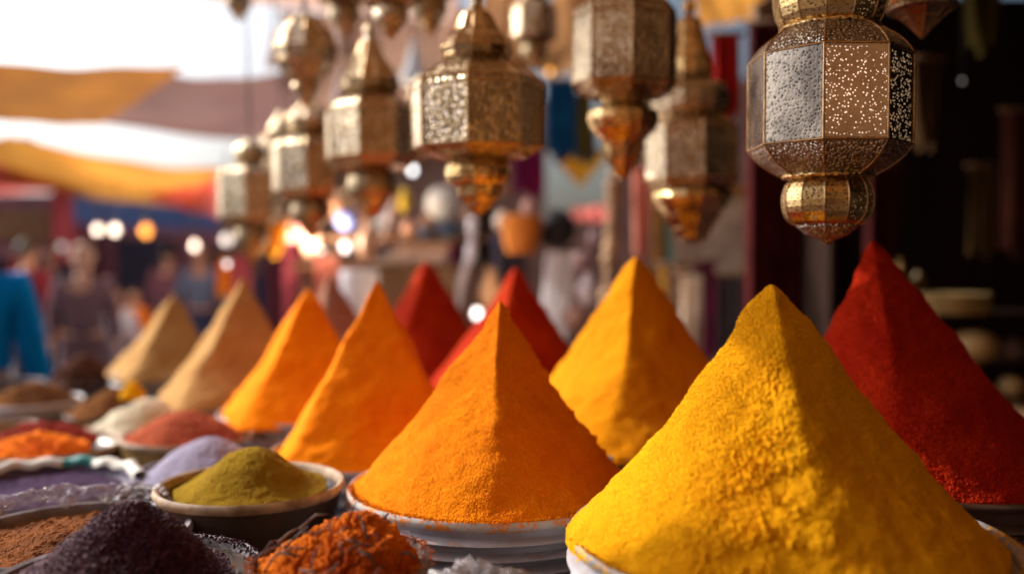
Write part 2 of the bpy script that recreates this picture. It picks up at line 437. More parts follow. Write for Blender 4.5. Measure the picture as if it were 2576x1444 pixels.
# ================================================================== SPICE PYRAMIDS AND TUBS
def ridge_mask(TH, a, wdt):
    return np.exp(-((((TH - a) + np.pi) % (2 * np.pi) - np.pi) / wdt) ** 2)
def d_yellow(V, T, TH, s):
    rm = ridge_mask(TH, -np.pi / 2 - .06, .30); wide = ridge_mask(TH, -np.pi / 2 - .35, .6)
    low = np.clip((T - .08) * 1.8, .15, 1)
    cl = np.clip(fbm(V * 40 + 3, 2, 88) + .5, 0, 1)
    return (pebble(V * 420, 2) * (.0009 + .0022 * wide * low) + pebble(V * 190, 5) * .0095 * rm * low * cl
            + pebble(V * 100, 6) * .0100 * rm * np.clip(T * 2 - .8, 0, 1) * cl + fbm(V * 560, 1, 9) * .0008 + fbm(V * 26 + 1, 2, 77) * .0022)
def d_orange(V, T, TH, s):
    st = V.copy(); st[:, 2] *= .6
    left = 1 / (1 + np.exp((TH + np.pi / 2 - .0) * 60))
    rm = ridge_mask(TH, -np.pi / 2 - .26, .42) * left
    hole = np.maximum(0, fbm(st * 130 + 9, 3, 31) - .22)
    crack = np.maximum(0, fbm(st * 90 + 2, 3, 41) - .32) * .05 * ridge_mask(TH, -np.pi / 2 - .36, .12) * np.clip((1.05 - T) * 2.5, 0, 1) * left
    edge = np.maximum(0, fbm(V * 70, 2, 51)) * .006 * ridge_mask(TH, 0, .06)
    return pebble(V * 420, 3) * (.0008 + .0012 * left) + pebble(V * 220, 4) * .0085 * rm + fbm(V * 560, 1, 8) * .0006 - hole * .014 * rm - crack + edge
def d_red(V, T, TH, s):
    up = np.clip((.55 - T) * 3, 0, 1) * ridge_mask(TH, -np.pi / 2 - .5, .8)
    c = fbm(V * 30 + 1, 3, 61)
    return c * .0075 * up + np.maximum(0, fbm(V * 70, 2, 65)) * .004 * up + pebble(V * 340, 62) * .0028 + fbm(V * 560, 1, 8) * .0007
def d_soft(V, T, TH, s):
    return fbm(V * 9 + s, 2, s) * .003

GT = 'ribbed tubs under the spice pyramids'; GP = 'tall pointed spice pyramids'
# front yellow
t, z = tub('white ribbed tub holding the big yellow pyramid in the front right corner', 1975, 1340, 1.05, .252, M['tuby'], M['rimy'], 6, group=GT)
heap('spice_pyramid', 'big bright yellow spice pyramid with crumbly sunlit ridge, nearest of all', 'spice', M['yellow'], 1962, 1340, 1.05, .246, (1940, 716),
     1.08, 1.8, .10, .03, R(14), 520, 1000, d_yellow, 1, GP)
t, z = tub('pale corrugated tub under the sharp-edged orange pyramid', 1240, 1215, 1.42, .226, M['tubo'], M['rimo'], 6, group=GT)
heap('spice_pyramid', 'sharp-edged orange spice pyramid with pitted left face, front centre', 'spice', M['orange'], 1240, 1215, 1.42, .218, (1258, 756),
     1.03, 1.7, .10, .018, R(-2), 460, 900, d_orange, 2, GP)
t, z = tub('dark tin tub under the ochre yellow pyramid', 1600, 1085, 1.85, .255, M['tubg'], M['tubg'], 5, group=GT)
heap('spice_pyramid', 'smooth ochre yellow spice pyramid between the orange and the big yellow one', 'spice', M['ochre'], 1600, 1085, 1.85, .262, (1600, 645),
     1.08, 1.6, .04, .02, R(-8), 140, 260, d_soft, 3, GP)
t, z = tub('rusty dark metal tub under the red pyramid at the right edge', 2305, 1165, 1.5, .262, M['tind'], M['tind'], 4, group=GT)
heap('spice_pyramid', 'deep red spice pyramid with lumpy top at the right edge', 'spice', M['red'], 2290, 1165, 1.5, .256, (2195, 608),
     1.18, 1.75, .12, .022, R(0), 420, 800, d_red, 4, GP)
t, z = tub('grey tub under the smooth amber pyramid left of the sharp-edged orange one', 945, 1130, 1.80, .208, M['tubg'], M['tubg'], 4, group=GT)
heap('spice_pyramid', 'smooth amber orange pyramid with a thin sunlit left face, behind the olive mound', 'spice', M['amber'], 945, 1138, 1.80, .238, (948, 706),
     1.04, 1.25, .02, .02, R(-46), 120, 240, d_soft, 5, GP, bow=.05, below=.005)
t, z = tub('grey tub under the amber pyramid behind the brick red mound', 775, 1030, 2.28, .22, M['tubg'], M['tubg'], 4, group=GT)
heap('spice_pyramid', 'amber pyramid with a broad sunlit left face, just right of the tan ones', 'spice', M['amber'], 772, 1036, 2.28, .255, (777, 727),
     1.04, 1.25, .05, .02, R(-37), 120, 240, d_soft, 6, GP, below=.005)
t, z = tub('low grey tub under the larger tan pyramid', 600, 992, 2.66, .225, M['tubg'], M['tubg'], 3, group=GT)
heap('spice_pyramid', 'larger of the two tan spice pyramids on the left', 'spice', M['tan'], 596, 994, 2.66, .268, (612, 700),
     1.03, 1.25, .08, .02, R(-34), 110, 220, d_soft, 7, GP, below=.005)
t, z = tub('low grey tub under the smaller tan pyramid', 430, 930, 3.1, .19, M['tubg'], M['tubg'], 3, group=GT)
heap('spice_pyramid', 'smaller tan spice pyramid, farthest left of the row', 'spice', M['tan'], 425, 936, 3.1, .235, (437, 738),
     1.03, 1.25, .08, .02, R(-32), 110, 220, d_soft, 8, GP, below=.005)
t, z = tub('tub under the red pyramid whose tip rises over the orange one', 1290, 1010, 2.4, .24, M['tubg'], M['tubg'], 3, group=GT)
heap('spice_pyramid', 'red pyramid with orange sunlit flank rising behind the sharp-edged orange one', 'spice', M['redd'], 1290, 1010, 2.4, .27, (1298, 673),
     1.1, 1.6, .03, .02, R(-16), 110, 220, d_soft, 9, GP)
t, z = tub('tub under the dark red pyramid farther back', 1075, 940, 2.95, .23, M['tubg'], M['tubg'], 3, group=GT)
heap('spice_pyramid', 'dark red pyramid farther back, between the two smooth amber and red tips', 'spice', M['redd'], 1075, 945, 2.95, .27, (1073, 656),
     1.1, 1.6, .03, .02, R(-26), 110, 220, d_soft, 10, GP)
t, z = tub('tub under the mauve brown heap at the back of the table', 845, 900, 3.2, .16, M['tubg'], M['tubg'], 3, group=GT)
heap('spice_pyramid', 'mauve brown spice pyramid half hidden between two amber pyramids', 'spice', M['tanb'], 845, 900, 3.2, .19, (828, 692),
     1.2, 1.6, .03, .03, R(-20), 90, 180, d_soft, 12, GP)

# ================================================================== BOWLS ON THE LEFT
GB = 'bowls of loose spice on the left'
GM = 'rounded spice mounds in bowls'
def d_lump(a, f):
    return lambda V, T, TH, s: np.maximum(0, fbm(V * f, 3, s)) * a + fbm(V * f * 3, 2, s + 3) * a * .4
bowl('brown glazed bowl with a broad worn rim holding the olive mound', 632, 1222, 1.40, .140, M['clayd'], M['rimc'], group=GB)
heap('spice_mound', 'smooth olive green powder mound in a brown bowl', 'spice', M['olive'], 634, 1228, 1.40, .115, (634, 1128), 2, 2, .12, .2, 0, 160, 260, d_lump(.0012, 120), 20, GM, dome=.55)
bowl('dark grey bowl holding the lavender mound', 515, 1185, 1.72, .130, M['purple'], M['rimg'], group=GB, rimh=.5)
heap('spice_mound', 'lavender grey powder mound behind the olive one', 'spice', M['lav'], 525, 1188, 1.72, .121, (525, 1097), 2, 2, .05, .2, 0, 120, 220, d_lump(.0012, 120), 21, GM, dome=.5)
bowl('gilt tin bowl holding the brick red mound', 472, 1098, 2.02, .140, M['gold'], M['rimc'], group=GB, foot=.8, base=TABLE)
heap('spice_mound', 'brick red powder mound between the cream seeds and the amber pyramid', 'spice', M['brick'], 465, 1100, 2.02, .128, (470, 1035), 2, 2, .0, .2, 0, 100, 200, d_lump(.002, 80), 22, GM, dome=.6)
bowl('gilt tin bowl holding the cream seeds', 335, 1086, 2.29, .142, M['gold'], M['rimc'], group=GB, foot=.8)
heap('seed_mound', 'cream coloured seed mound behind the brick red powder', 'seeds', M['cream'], 345, 1088, 2.29, .128, (385, 1008), 2, 2, .0, .2, 0, 160, 260, d_lump(.007, 90), 23, GM, dome=.55)
bowl('white plate with a heap of ochre brown powder at the left edge', 75, 1010, 2.7, .145, M['white'], M['white'], group=GB, foot=.5)
heap('spice_mound', 'ochre brown powder heap on a white plate', 'spice', M['brown'], 78, 1012, 2.7, .132, (85, 962), 2, 2, .0, .2, 0, 100, 180, d_lump(.007, 60), 24, GM, dome=.6)
bowl('mauve dish of dark brown bark pieces at the back left', 205, 960, 3.15, .105, M['rimg'], M['rimg'], group=GB, foot=.6)
heap('spice_mound', 'dark brown lumpy heap at the back left of the table', 'spice', M['dbrown'], 207, 962, 3.15, .105, (205, 893), 2, 2, .0, .2, 0, 100, 180, d_lump(.014, 45), 25, GM, dome=.5)
bowl('dark bowl holding the wide brown heap with a yellow scoop of powder on it', 285, 1040, 2.56, .125, M['clayd'], M['clayd'], group=GB, foot=.6)
heap('spice_mound', 'wide brown heap behind the cream seeds', 'spice', M['brown'], 285, 1042, 2.56, .125, (300, 975), 2, 2, .0, .2, 0, 100, 180, d_lump(.008, 50), 26, GM, dome=.6)
heap('powder_clump', 'bright yellow clump of powder on the brown heap', 'spice', M['yellow'], 335, 990, 2.50, .034, (332, 958), 2, 2, .0, .2, 0, 40, 80, d_lump(.004, 90), 27, dome=.8)
bowl('brown clay bowl of orange and red flakes at the left edge', 105, 1122, 1.98, .165, M['clay'], M['rimc'], group=GB, foot=.6)
heap('spice_mound', 'bright orange flakes heaped at the left edge', 'spice', M['hot'], 95, 1128, 1.93, .10, (100, 1085), 2, 2, .0, .2, 0, 100, 180, d_lump(.006, 60), 28, GM, dome=.6)
heap('spice_mound', 'dark red flakes behind the orange flakes at the left edge', 'spice', M['chili'], 105, 1105, 2.02, .115, (90, 1062), 2, 2, .0, .2, 0, 100, 180, d_lump(.006, 60), 29, GM, dome=.6)
# bowl with teal band
t, z = bowl('purple bowl with a white cloth edge crossed by a teal stripe', 95, 1228, 1.60, .165, M['purple'], M['purple'], group=GB, foot=.6, fill=.5)
m, nt_, b_ = mat('white_teal_band')
tc_ = N(nt_, 'ShaderNodeTexCoord'); sx = N(nt_, 'ShaderNodeSeparateXYZ'); nt_.links.new(tc_.outputs['Object'], sx.inputs[0])
at = N(nt_, 'ShaderNodeMath', operation='ARCTAN2'); nt_.links.new(sx.outputs[1], at.inputs[0]); nt_.links.new(sx.outputs[0], at.inputs[1])
ab = N(nt_, 'ShaderNodeMath', operation='SUBTRACT'); nt_.links.new(at.outputs[0], ab.inputs[0]); ab.inputs[1].default_value = 1.60
ab2 = N(nt_, 'ShaderNodeMath', operation='ABSOLUTE'); nt_.links.new(ab.outputs[0], ab2.inputs[0])
rp = ramp(nt_, ab2.outputs[0], .17, .18, (.0, .16, .15), (.55, .52, .46)); nt_.links.new(rp.outputs[0], b_.inputs['Base Color'])
b_.inputs['Roughness'].default_value = .6
h_ = z - TABLE
prof_ = [(.172, h_ + .002), (.177, h_ + .010), (.174, h_ + .017), (.166, h_ + .020), (.157, h_ + .016), (.154, h_ + .006)]
bv = []
for k_ in range(91):
    a_ = R(20) + k_ / 90 * R(190)
    for r_, z_ in prof_:
        q_ = 1 + .02 * math.sin(9 * a_) + .012 * math.sin(23 * a_)
        bv.append((r_ * q_ * math.cos(a_), r_ * q_ * math.sin(a_), z_ + .003 * math.sin(17 * a_)))
mesh('cloth_band', bv, [(i_ * 6 + j_, (i_ + 1) * 6 + j_, (i_ + 1) * 6 + j_ + 1, i_ * 6 + j_ + 1) for i_ in range(90) for j_ in range(5)], m, t)
heap('spice_mound', 'dark purple powder lying low in the purple bowl', 'spice', powder('purple_powder', (.06, .03, .07), (.04, .02, .05), 300, .6), 95, 1240, 1.60, .145, (95, 1232), 2, 2, 0, .2, 0, 60, 120, d_lump(.003, 60), 30, GM, dome=.5, below=.03)
# rust bowl with film
bowl('wide clay bowl of rust brown powder behind the dark seeds', 185, 1345, 1.22, .15, M['clay'], M['rimg'], group=GB, foot=.6, fill=.35)
heap('spice_mound', 'rust brown powder lying low in the wide clay bowl', 'spice', M['rust'], 185, 1362, 1.22, .138, (210, 1330), 2, 2, 0, .2, 0, 120, 220, d_lump(.006, 45), 31, GM, dome=.4, below=.02)
def crumple(name, label, cat, cx, cy, cz, rx, ry, rz_, m, seed, a0=0, a1=2 * math.pi, n=120, k=26, amp=.25, group=None, arc=None):
    V = []
    th = np.linspace(a0, a1, n)
    for i in range(k):
        s = i / (k - 1)
        for t_ in th:
            ca, sa = math.cos(t_), math.sin(t_)
            lift = math.sin(s * math.pi)
            rad = 1 - .22 * s
            p = np.array([[ca * 7 + seed, sa * 7, s * 4]])
            nz = float(fbm(p, 3, seed)[0]); nz2 = float(fbm(p * 2.7, 2, seed + 3)[0])
            V.append((cx + rx * (rad + amp * .25 * nz) * ca, cy + ry * (rad + amp * .25 * nz2) * sa, cz + rz_ * (lift + amp * nz)))
    Fs = [(i * n + j, i * n + j + 1, (i + 1) * n + j + 1, (i + 1) * n + j) for i in range(k - 1) for j in range(n - 1)]
    o = mesh(name, V, Fs, m); o.location = (0, 0, 0)
    return tag(o, label, cat, group)
q = P(185, 1345, 1.22)
crumple('plastic_liner', 'crumpled clear plastic liner draped along the back rim of the rust powder bowl', 'plastic bag', q.x - .012, q.y + .01, q.z + .004, .168, .165, .026, M['film'], 4, R(55), R(215))
# plastic bag at the bottom
q = P(1205, 1425, .93)
V = []
nk, nn = 30, 90
for i in range(nk):
    s = i / (nk - 1)
    for j in range(nn):
        a = 2 * math.pi * j / nn
        rr = math.sin(min(s * 1.2, 1) * math.pi / 2) ** .7
        pz = q.z - TABLE - (s ** 2.2) * (q.z - TABLE - .002)
        nz = float(fbm(np.array([[math.cos(a) * 2.2 * rr * 3, math.sin(a) * 2.2 * rr * 3, s * 6]]), 3, 5)[0])
        V.append(((.062 * rr + .012 * nz * (s > .02)) * math.cos(a), (.045 * rr + .012 * nz) * math.sin(a), pz + .010 * nz * (1 - s)))
Fs = [tuple(f) for f in grid_faces(nk, nn)]
bagm = film('milky_film', (.50, .48, .50), .6)
o = mesh('plastic_bag', V, [f[::-1] for f in Fs], bagm, loc=(q.x, q.y, TABLE)); tag(o, 'crumpled milky plastic bag at the bottom edge below the orange pyramid', 'plastic bag')

# seeds
bowl('stone grey bowl with a thick rim full of purple black seeds', 325, 1455, 1.0, .142, M['clayd'], M['rimg'], group=GB, foot=.5, thick=.09, wob=.02)
def d_seed(V, T, TH, s): return pebble(V * 300, 5) * .0036 + pebble(V * 170, 9) * .0022 + fbm(V * 40, 2, 7) * .003
heap('seed_mound', 'purple black seed mound in the bottom left corner', 'seeds', M['seed'], 305, 1462, 1.0, .120, (330, 1260), 2, 2, .12, .10, 0, 260, 460, d_seed, 32, GM, dome=.15)
# a pile of crumbs with twigs
bowl('rough wooden bowl overflowing with rust orange crumbs', 860, 1418, 1.0, .098, M['woodm'], M['bark'], group=GB, foot=.6, thick=.10, wob=.03)
def d_crumb(V, T, TH, s):
    cr = fbm(V * 42, 3, 71)
    return np.maximum(0, cr) * .010 + pebble(V * 120, 72) * .0040 + pebble(V * 330, 73) * .0022 - np.maximum(0, .12 - np.abs(fbm(V * 30 + 5, 2, 75))) * .05
crumb = heap('spice_mound', 'crumbly rust orange spice heap strewn with dry twigs at the bottom edge', 'spice', M['crumb'], 850, 1424, 1.0, .087, (900, 1288), 2, 2, .0, .1, 0, 260, 460, d_crumb, 33, GM, dome=.45)
random.seed(5)
cpos = P(855, 1418, 1.0); ctip = P(905, 1262, 1.0)
def crumb_pt(a, t, lift=.004):
    x = cpos.x + (ctip.x - cpos.x) * (1 - t) + .098 * t * math.cos(a); y = cpos.y + .098 * t * math.sin(a)
    hh = ctip.z - cpos.z
    z = cpos.z + hh * (1 - (.55 * t + .45 * (1 - math.cos(t * math.pi / 2 * 1.15)) / (1 - math.cos(math.pi / 2 * 1.15)))) + lift
    return Vector((x, y, z))
for i in range(30):
    a = random.uniform(-math.pi, .25) if i > 3 else -1.2 - i * .3
    t0 = random.uniform(.15, .95); a2 = a + random.uniform(-.5, .5); t1 = min(1.04, max(.05, t0 + random.uniform(-.35, .35)))
    p0, p1 = crumb_pt(a, t0), crumb_pt(a2, t1)
    if (p1 - p0).length < .014: continue
    mid = (p0 + p1) / 2 + Vector((random.uniform(-.003, .003), 0, random.uniform(.003, .008)))
    r_ = random.choice((.0008, .0011, .0018))
    tw = thing('dry_twig', 'thin dry twig scattered on the rust orange crumbs', 'twig', p0, group='dry twigs on the rust orange crumbs')
    tube('stem', [Vector((0, 0, 0)), mid - p0 + Vector((0, 0, -.001)), p1 - p0], r_, M['bark'], tw, 6, taper=[1, .9, .4])
    if i % 3 == 0:
        tube('side_shoot', [mid - p0, mid - p0 + Vector((random.uniform(-.012, .012), -.006, .008))], r_ * .6, M['bark'], tw, 5)

# ================================================================== LANTERNS
LM = {
 'dark': metal('aged_brass', (.34, .25, .15), (.62, .50, .32), .34, 150, .6, .002, hole=(.04, .025, .015)),
 'emb': metal('embossed_brass', (.32, .24, .14), (.72, .60, .40), .26, 130, .9, .004, hole=(1, .98, .95), big=7),
 'gold': metal('gold_brass', (.62, .42, .18), (.90, .68, .34), .26, 120, .8, .003, hole=(.10, .05, .02)),
 'trim': plain('brass_trim', (.55, .36, .18), (.30, .18, .09), .3, 1.0, sc=60, bump=.1),
 'dots': metal('dotted_dark_brass', (.20, .165, .13), (.38, .32, .25), .38, 230, .9, .004, hole=(1, 1, 1)),
 'pierce_lit': pierced('pierced_lit_brass', (.86, .68, .47), (.72, .54, .36), .55, 240, .23, .29),  # lighter copy of the panel metal, warm light put into its colour
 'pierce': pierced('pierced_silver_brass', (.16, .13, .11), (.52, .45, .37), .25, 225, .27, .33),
 'pierced': pierced('pierced_dark_brass', (.26, .20, .15), (.44, .35, .27), .42, 230, .26, .32),
 'pierceg': pierced('pierced_gold_brass', (.42, .28, .12), (.74, .55, .27), .30, 215, .30, .36),
}
linerm = {'bright': glow('glowing_liner', (1.0, .90, .80), .62), 'dim': plain('dusky_liner', (.10, .11, .22), (.05, .05, .09), .3, sc=20), 'mid': glow('amber_glow_liner', (.9, .62, .35), .45), 'pale': plain('pale_liner', (.75, .72, .82), (.55, .52, .62), .4, sc=20), 'blue': plain('blue_liner', (.55, .58, .80), (.03, .04, .12), .2, sc=26, bump=.6)}  # made-up liners, their glow and tints imitate light in the holes
GL = 'pierced brass lanterns hanging over the spices'
def ringp(n, r, rot): return [(r * math.cos(rot + 2 * math.pi * k / n), r * math.sin(rot + 2 * math.pi * k / n)) for k in range(n)]
def facet(name, n, prof, m, parent, rot=0, trims=True, tr=.0018):
    V, Fs = [], []
    for r, z in prof:
        V += [(x, y, z) for x, y in ringp(n, r, rot)]
    for k in range(len(prof) - 1):
        for j in range(n): Fs.append((k * n + j, k * n + (j + 1) % n, (k + 1) * n + (j + 1) % n, (k + 1) * n + j))
    # prof goes upward -> outward normals
    o = mesh(name, V, Fs, m, parent, n > 16 or False)
    return o
def trims(parent, n, prof, rot, r=.0016, rings=()):
    bmv, bmf = [], []
    def seg(a, b):
        d = (b - a).normalized(); x = d.cross(Vector((.3, .2, 1)) if abs(d.z) < .9 else Vector((1, 0, 0))).normalized(); y = d.cross(x)
        o = len(bmv)
        for p in (a, b):
            for j in range(6):
                t = j * math.pi / 3; bmv.append(p + (x * math.cos(t) + y * math.sin(t)) * r)
        for j in range(6): bmf.append((o + j, o + (j + 1) % 6, o + 6 + (j + 1) % 6, o + 6 + j))
    pts = [[Vector((x, y, z)) for x, y in ringp(n, rr, rot)] for rr, z in prof]
    for k in range(len(prof) - 1):
        for j in range(n): seg(pts[k][j], pts[k + 1][j])
    for k in rings:
        for j in range(n): seg(pts[k][j], pts[k][(j + 1) % n])
    mesh('seam_trim', bmv, bmf, LM['trim'], parent)
def chain(parent, z0, z1, m=None):
    n = int((z1 - z0) / .03); V, Fs = [], []
    for k in range(n):
        c = z0 + (k + .5) * (z1 - z0) / n; o = len(V)
        for i in range(10):
            a = 2 * math.pi * i / 10
            for j in range(5):
                b = 2 * math.pi * j / 5
                rr = .007 + .0016 * math.cos(b); x = rr * math.cos(a); y = .0016 * math.sin(b); zz = 2.3 * rr * math.sin(a)
                if k % 2: x, y = y, x
                V.append((x, y, c + zz))
        for i in range(10):
            for j in range(5): Fs.append((o + i * 5 + j, o + i * 5 + (j + 1) % 5, o + ((i + 1) % 10) * 5 + (j + 1) % 5, o + ((i + 1) % 10) * 5 + j))
    mesh('chain', V, Fs, m or M['cord'], parent)
def lantern(label, u, D, spec, top, rot=R(22), group=GL, hang=2.33):
    """spec: list of (part, sides, material key, [(v, r) px pairs from top to bottom], with seams)"""
    zlow = min(P(u, s[3][-1][0], D).z for s in spec)
    c = P(u, 650, D)
    rot = rot - R(90) - math.atan2(c.x, D)
    t = thing('hanging_lantern', label, 'lantern', (c.x, D, zlow), group=group)
    for part, n, mk, prof, seam in spec:
        pr = [(max(r, .6) * D / F0, P(u, v, D).z - zlow) for v, r in reversed(prof)]
        po = facet(part, n, pr, LM[mk], t, rot)
        if seam: trims(po, n, pr, rot, r=.0016 if D < 1.6 else .0022, rings=range(len(pr)) if n <= 12 else ())
    ztop = P(u, top, D).z - zlow
    chain(t, ztop, hang - zlow)
    t.rotation_euler = (R(1.6) * math.sin(u * .7), R(1.6) * math.cos(u * 1.3), 0)
    return t, zlow
def globe(v0, v1, r, n=9, e=1.0, rmin=.35):
    out = []
    for k in range(n + 1):
        a = math.pi * k / n
        out.append((v0 + (v1 - v0) * (1 - math.cos(a)) / 2, r * (rmin + (1 - rmin) * math.sin(a) ** e)))
    return out
# main right-hand lantern, with eight separate panels and an added, partly glowing liner
D1, U1 = 1.33, 2080
zl = P(U1, 617, D1).z
c1 = P(U1, 650, D1)
L1 = thing('hanging_lantern', 'large sharp pierced brass lantern with eight flat panels above the red pyramid', 'lantern', (c1.x, D1, zl), group=GL)
def Z1(v): return P(U1, v, D1).z - zl
def S1(r): return r * D1 / F0
ROT1 = R(-93) - math.atan2(c1.x, D1)
n8 = 8
ring = ringp(8, S1(196), ROT1)
zb, zt = Z1(372), Z1(150)
for k in range(8):
    (xa, ya), (xb, yb) = ring[k], ring[(k + 1) % 8]
    V, Fs = [], []
    nu, nv = 12, 18
    for j in range(nv + 1):
        for i in range(nu + 1):
            f = i / nu; x = xa + (xb - xa) * f; y = ya + (yb - ya) * f
            z = zb + (zt - zb) * j / nv
            V.append((x, y, z))
    for j in range(nv):
        for i in range(nu): Fs.append((j * (nu + 1) + i, j * (nu + 1) + i + 1, (j + 1) * (nu + 1) + i + 1, (j + 1) * (nu + 1) + i))
    pan = mesh('panel', V, Fs, LM['pierce_lit' if k == 0 else 'pierce'], L1)
    # added liner behind: glow and tints put light and dark in the holes
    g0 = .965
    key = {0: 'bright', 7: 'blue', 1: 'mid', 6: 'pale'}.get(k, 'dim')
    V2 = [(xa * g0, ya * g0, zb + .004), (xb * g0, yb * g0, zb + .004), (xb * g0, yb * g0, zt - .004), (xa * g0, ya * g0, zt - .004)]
    mesh('hole_liner', V2, [(0, 1, 2, 3)], linerm[key], pan, False)
trims(L1, 8, [(S1(196), zb), (S1(196), zt)], ROT1, .0019, (0, 1))
def arcprof(v0, r0, v1, r1, n=6, conv=.25):
    out = []
    for k in range(n + 1):
        f = k / n; out.append((v0 + (v1 - v0) * f, r0 + (r1 - r0) * f + conv * abs(r1 - r0) * math.sin(f * math.pi)))
    return out
def part1(name, n, key, prof, seam=True, rot=ROT1, rings=()):
    pr = [(S1(r), Z1(v)) for v, r in reversed(prof)]
    po = facet(name, n, pr, LM[key], L1, rot)
    if seam: trims(po, n, pr, rot, .0014, rings or (0, len(pr) - 1))
part1('shoulder', 8, 'dots', arcprof(72, 112, 150, 196, 6, .16))
part1('underside', 8, 'dots', arcprof(372, 196, 446, 108, 6, .16))
part1('upper_globe', 12, 'pierceg', globe(-118, 76, 136, 12, .8, .7))
part1('collar', 24, 'gold', [(68, 110), (72, 122), (80, 124), (82, 112)], False)
part1('lower_globe', 12, 'pierceg', globe(446, 566, 110, 12, .8, .62))
part1('lower_collar', 24, 'gold', [(438, 96), (443, 112), (450, 110), (452, 84)], False)
part1('drop', 16, 'dots', [(556, 60), (560, 78), (572, 74), (590, 52), (603, 22), (617, 2)], False)
part1('crown', 12, 'pierced', [(-330, 8), (-260, 30), (-200, 70), (-118, 96)], True)
chain(L1, Z1(-330), 2.33 - zl)
slots = thing  # (name kept free)

lantern('round-shouldered lantern second from the right, with a golden bell-shaped drop', 1565, 1.9, [
    ('cap', 8, 'dark', [(-60, 50), (-8, 70), (4, 96)], False),
    ('body', 8, 'emb', [(4, 96), (30, 126), (52, 129), (215, 129), (236, 112), (248, 84)], True),
    ('neck', 16, 'gold', [(248, 60), (262, 52), (272, 62)], False),
    ('lower_globe', 16, 'gold', [(272, 66), (284, 86), (304, 90), (328, 80), (345, 62), (362, 50)], False),
    ('drop', 8, 'gold', [(362, 50), (395, 42), (425, 26), (452, 2)], True)], -60, R(8))
lantern('tiered lantern beside the red cloth, with a wide golden funnel below', 1742, 2.2, [
    ('finial', 16, 'gold', [(0, 4), (10, 14), (24, 16), (36, 8), (44, 12), (56, 28)], False),
    ('dome', 12, 'gold', [(56, 28), (90, 34), (150, 50), (190, 56), (214, 46)], True),
    ('upper_globe', 16, 'emb', globe(212, 300, 98, 8, .8, .7), False),
    ('body', 8, 'emb', [(298, 84), (318, 112), (334, 118), (452, 118), (472, 108), (482, 90)], True),
    ('underside', 16, 'gold', [(482, 96), (496, 100), (512, 92), (540, 70)], False),
    ('drop', 8, 'gold', [(540, 72), (575, 50), (600, 34), (612, 4)], True)], 2, R(15))
lantern('wide eight-sided lantern in the middle, with a domed top', 1205, 1.75, [
    ('finial', 16, 'emb', [(-20, 5), (0, 16), (16, 12), (30, 22), (44, 40)], False),
    ('dome', 12, 'dark', [(44, 38), (80, 52), (110, 78), (128, 90), (146, 84), (156, 70)], True),
    ('body', 8, 'emb', [(156, 72), (180, 120), (212, 164), (228, 168), (372, 165), (392, 132), (404, 74)], True),
    ('lower_globe', 16, 'gold', globe(402, 468, 84, 8, .8, .7), False),
    ('drop', 8, 'gold', [(466, 58), (490, 52), (515, 34), (542, 3)], True)], -20, R(-8))
lantern('hazy brown lantern just left of the wide middle one', 940, 2.35, [
    ('finial', 16, 'emb', [(60, 5), (76, 14), (90, 10), (104, 20)], False),
    ('dome', 12, 'dark', [(104, 20), (140, 34), (180, 60), (206, 74), (226, 72), (240, 52)], True),
    ('body', 8, 'emb', [(240, 56), (262, 96), (282, 116), (400, 116), (422, 98), (436, 52)], True),
    ('lower_globe', 16, 'dark', globe(434, 498, 64, 8, .8, .7), False),
    ('drop', 8, 'gold', [(496, 42), (520, 30), (548, 3)], True)], 60, R(-14))
lantern('slim hazy lantern, third from the left', 785, 2.8, [
    ('finial', 16, 'dark', [(228, 5), (240, 14), (252, 10), (264, 22)], False),
    ('dome', 12, 'emb', [(264, 22), (284, 46), (304, 60), (322, 58), (338, 40)], True),
    ('body', 8, 'emb', [(338, 44), (356, 78), (372, 92), (478, 92), (498, 76), (508, 40)], True),
    ('lower_globe', 16, 'dark', globe(506, 560, 50, 8, .8, .7), False),
    ('drop', 8, 'dark', [(558, 32), (580, 22), (602, 3)], True)], 228, R(-5))
lantern('small dark lantern with a ball top, leftmost of the row', 636, 3.1, [
    ('finial', 16, 'dark', [(350, 6), (360, 14)], False),
    ('dome', 16, 'dark', globe(358, 416, 42, 8, .9, .3), False),
    ('body', 8, 'emb', [(414, 34), (426, 70), (440, 82), (545, 82), (562, 66), (570, 36)], True),
    ('lower_globe', 16, 'dark', globe(568, 622, 44, 8, .8, .7), False),
    ('drop', 8, 'gold', [(620, 30), (640, 20), (664, 3)], True)], 350, R(-10))
lantern('hazy onion-shaped lantern high on the left', 772, 2.45, [
    ('dome', 10, 'emb', [(40, 20), (60, 44), (90, 70), (128, 82), (160, 74), (190, 50), (210, 30)], True),
    ('collar', 16, 'dark', [(210, 30), (222, 36), (232, 28)], False),
    ('drop', 16, 'dark', [(232, 26), (252, 18), (270, 3)], False)], 40, R(0))
lantern('brass lantern cut by the top edge above the hazy one', 985, 2.0, [
    ('body', 8, 'emb', [(-150, 60), (-120, 84), (-10, 84), (8, 64), (16, 40)], True),
    ('lower_globe', 16, 'emb', globe(14, 60, 44, 8, .8, .7), False),
    ('drop', 8, 'gold', [(58, 30), (76, 20), (96, 3)], True)], -150, R(5))
lantern('dark lantern tip in the top right corner with beaded fringe', 2312, 1.5, [
    ('lower_globe', 16, 'gold', globe(-110, 18, 92, 8, .8, .7), False),
    ('collar', 24, 'dark', [(14, 70), (18, 84), (26, 84), (30, 70)], False),
    ('drop', 8, 'dark', [(28, 70), (48, 46), (72, 22), (96, 2)], True)], -110, R(8))
lantern('brass lantern above the second one from the right, cut by the top edge', 1500, 2.9, [
    ('body', 8, 'dark', [(-200, 60), (-160, 90), (-60, 90), (-30, 60)], True),
    ('drop', 8, 'dark', [(-30, 50), (-10, 40), (12, 8)], False)], -200, R(8))
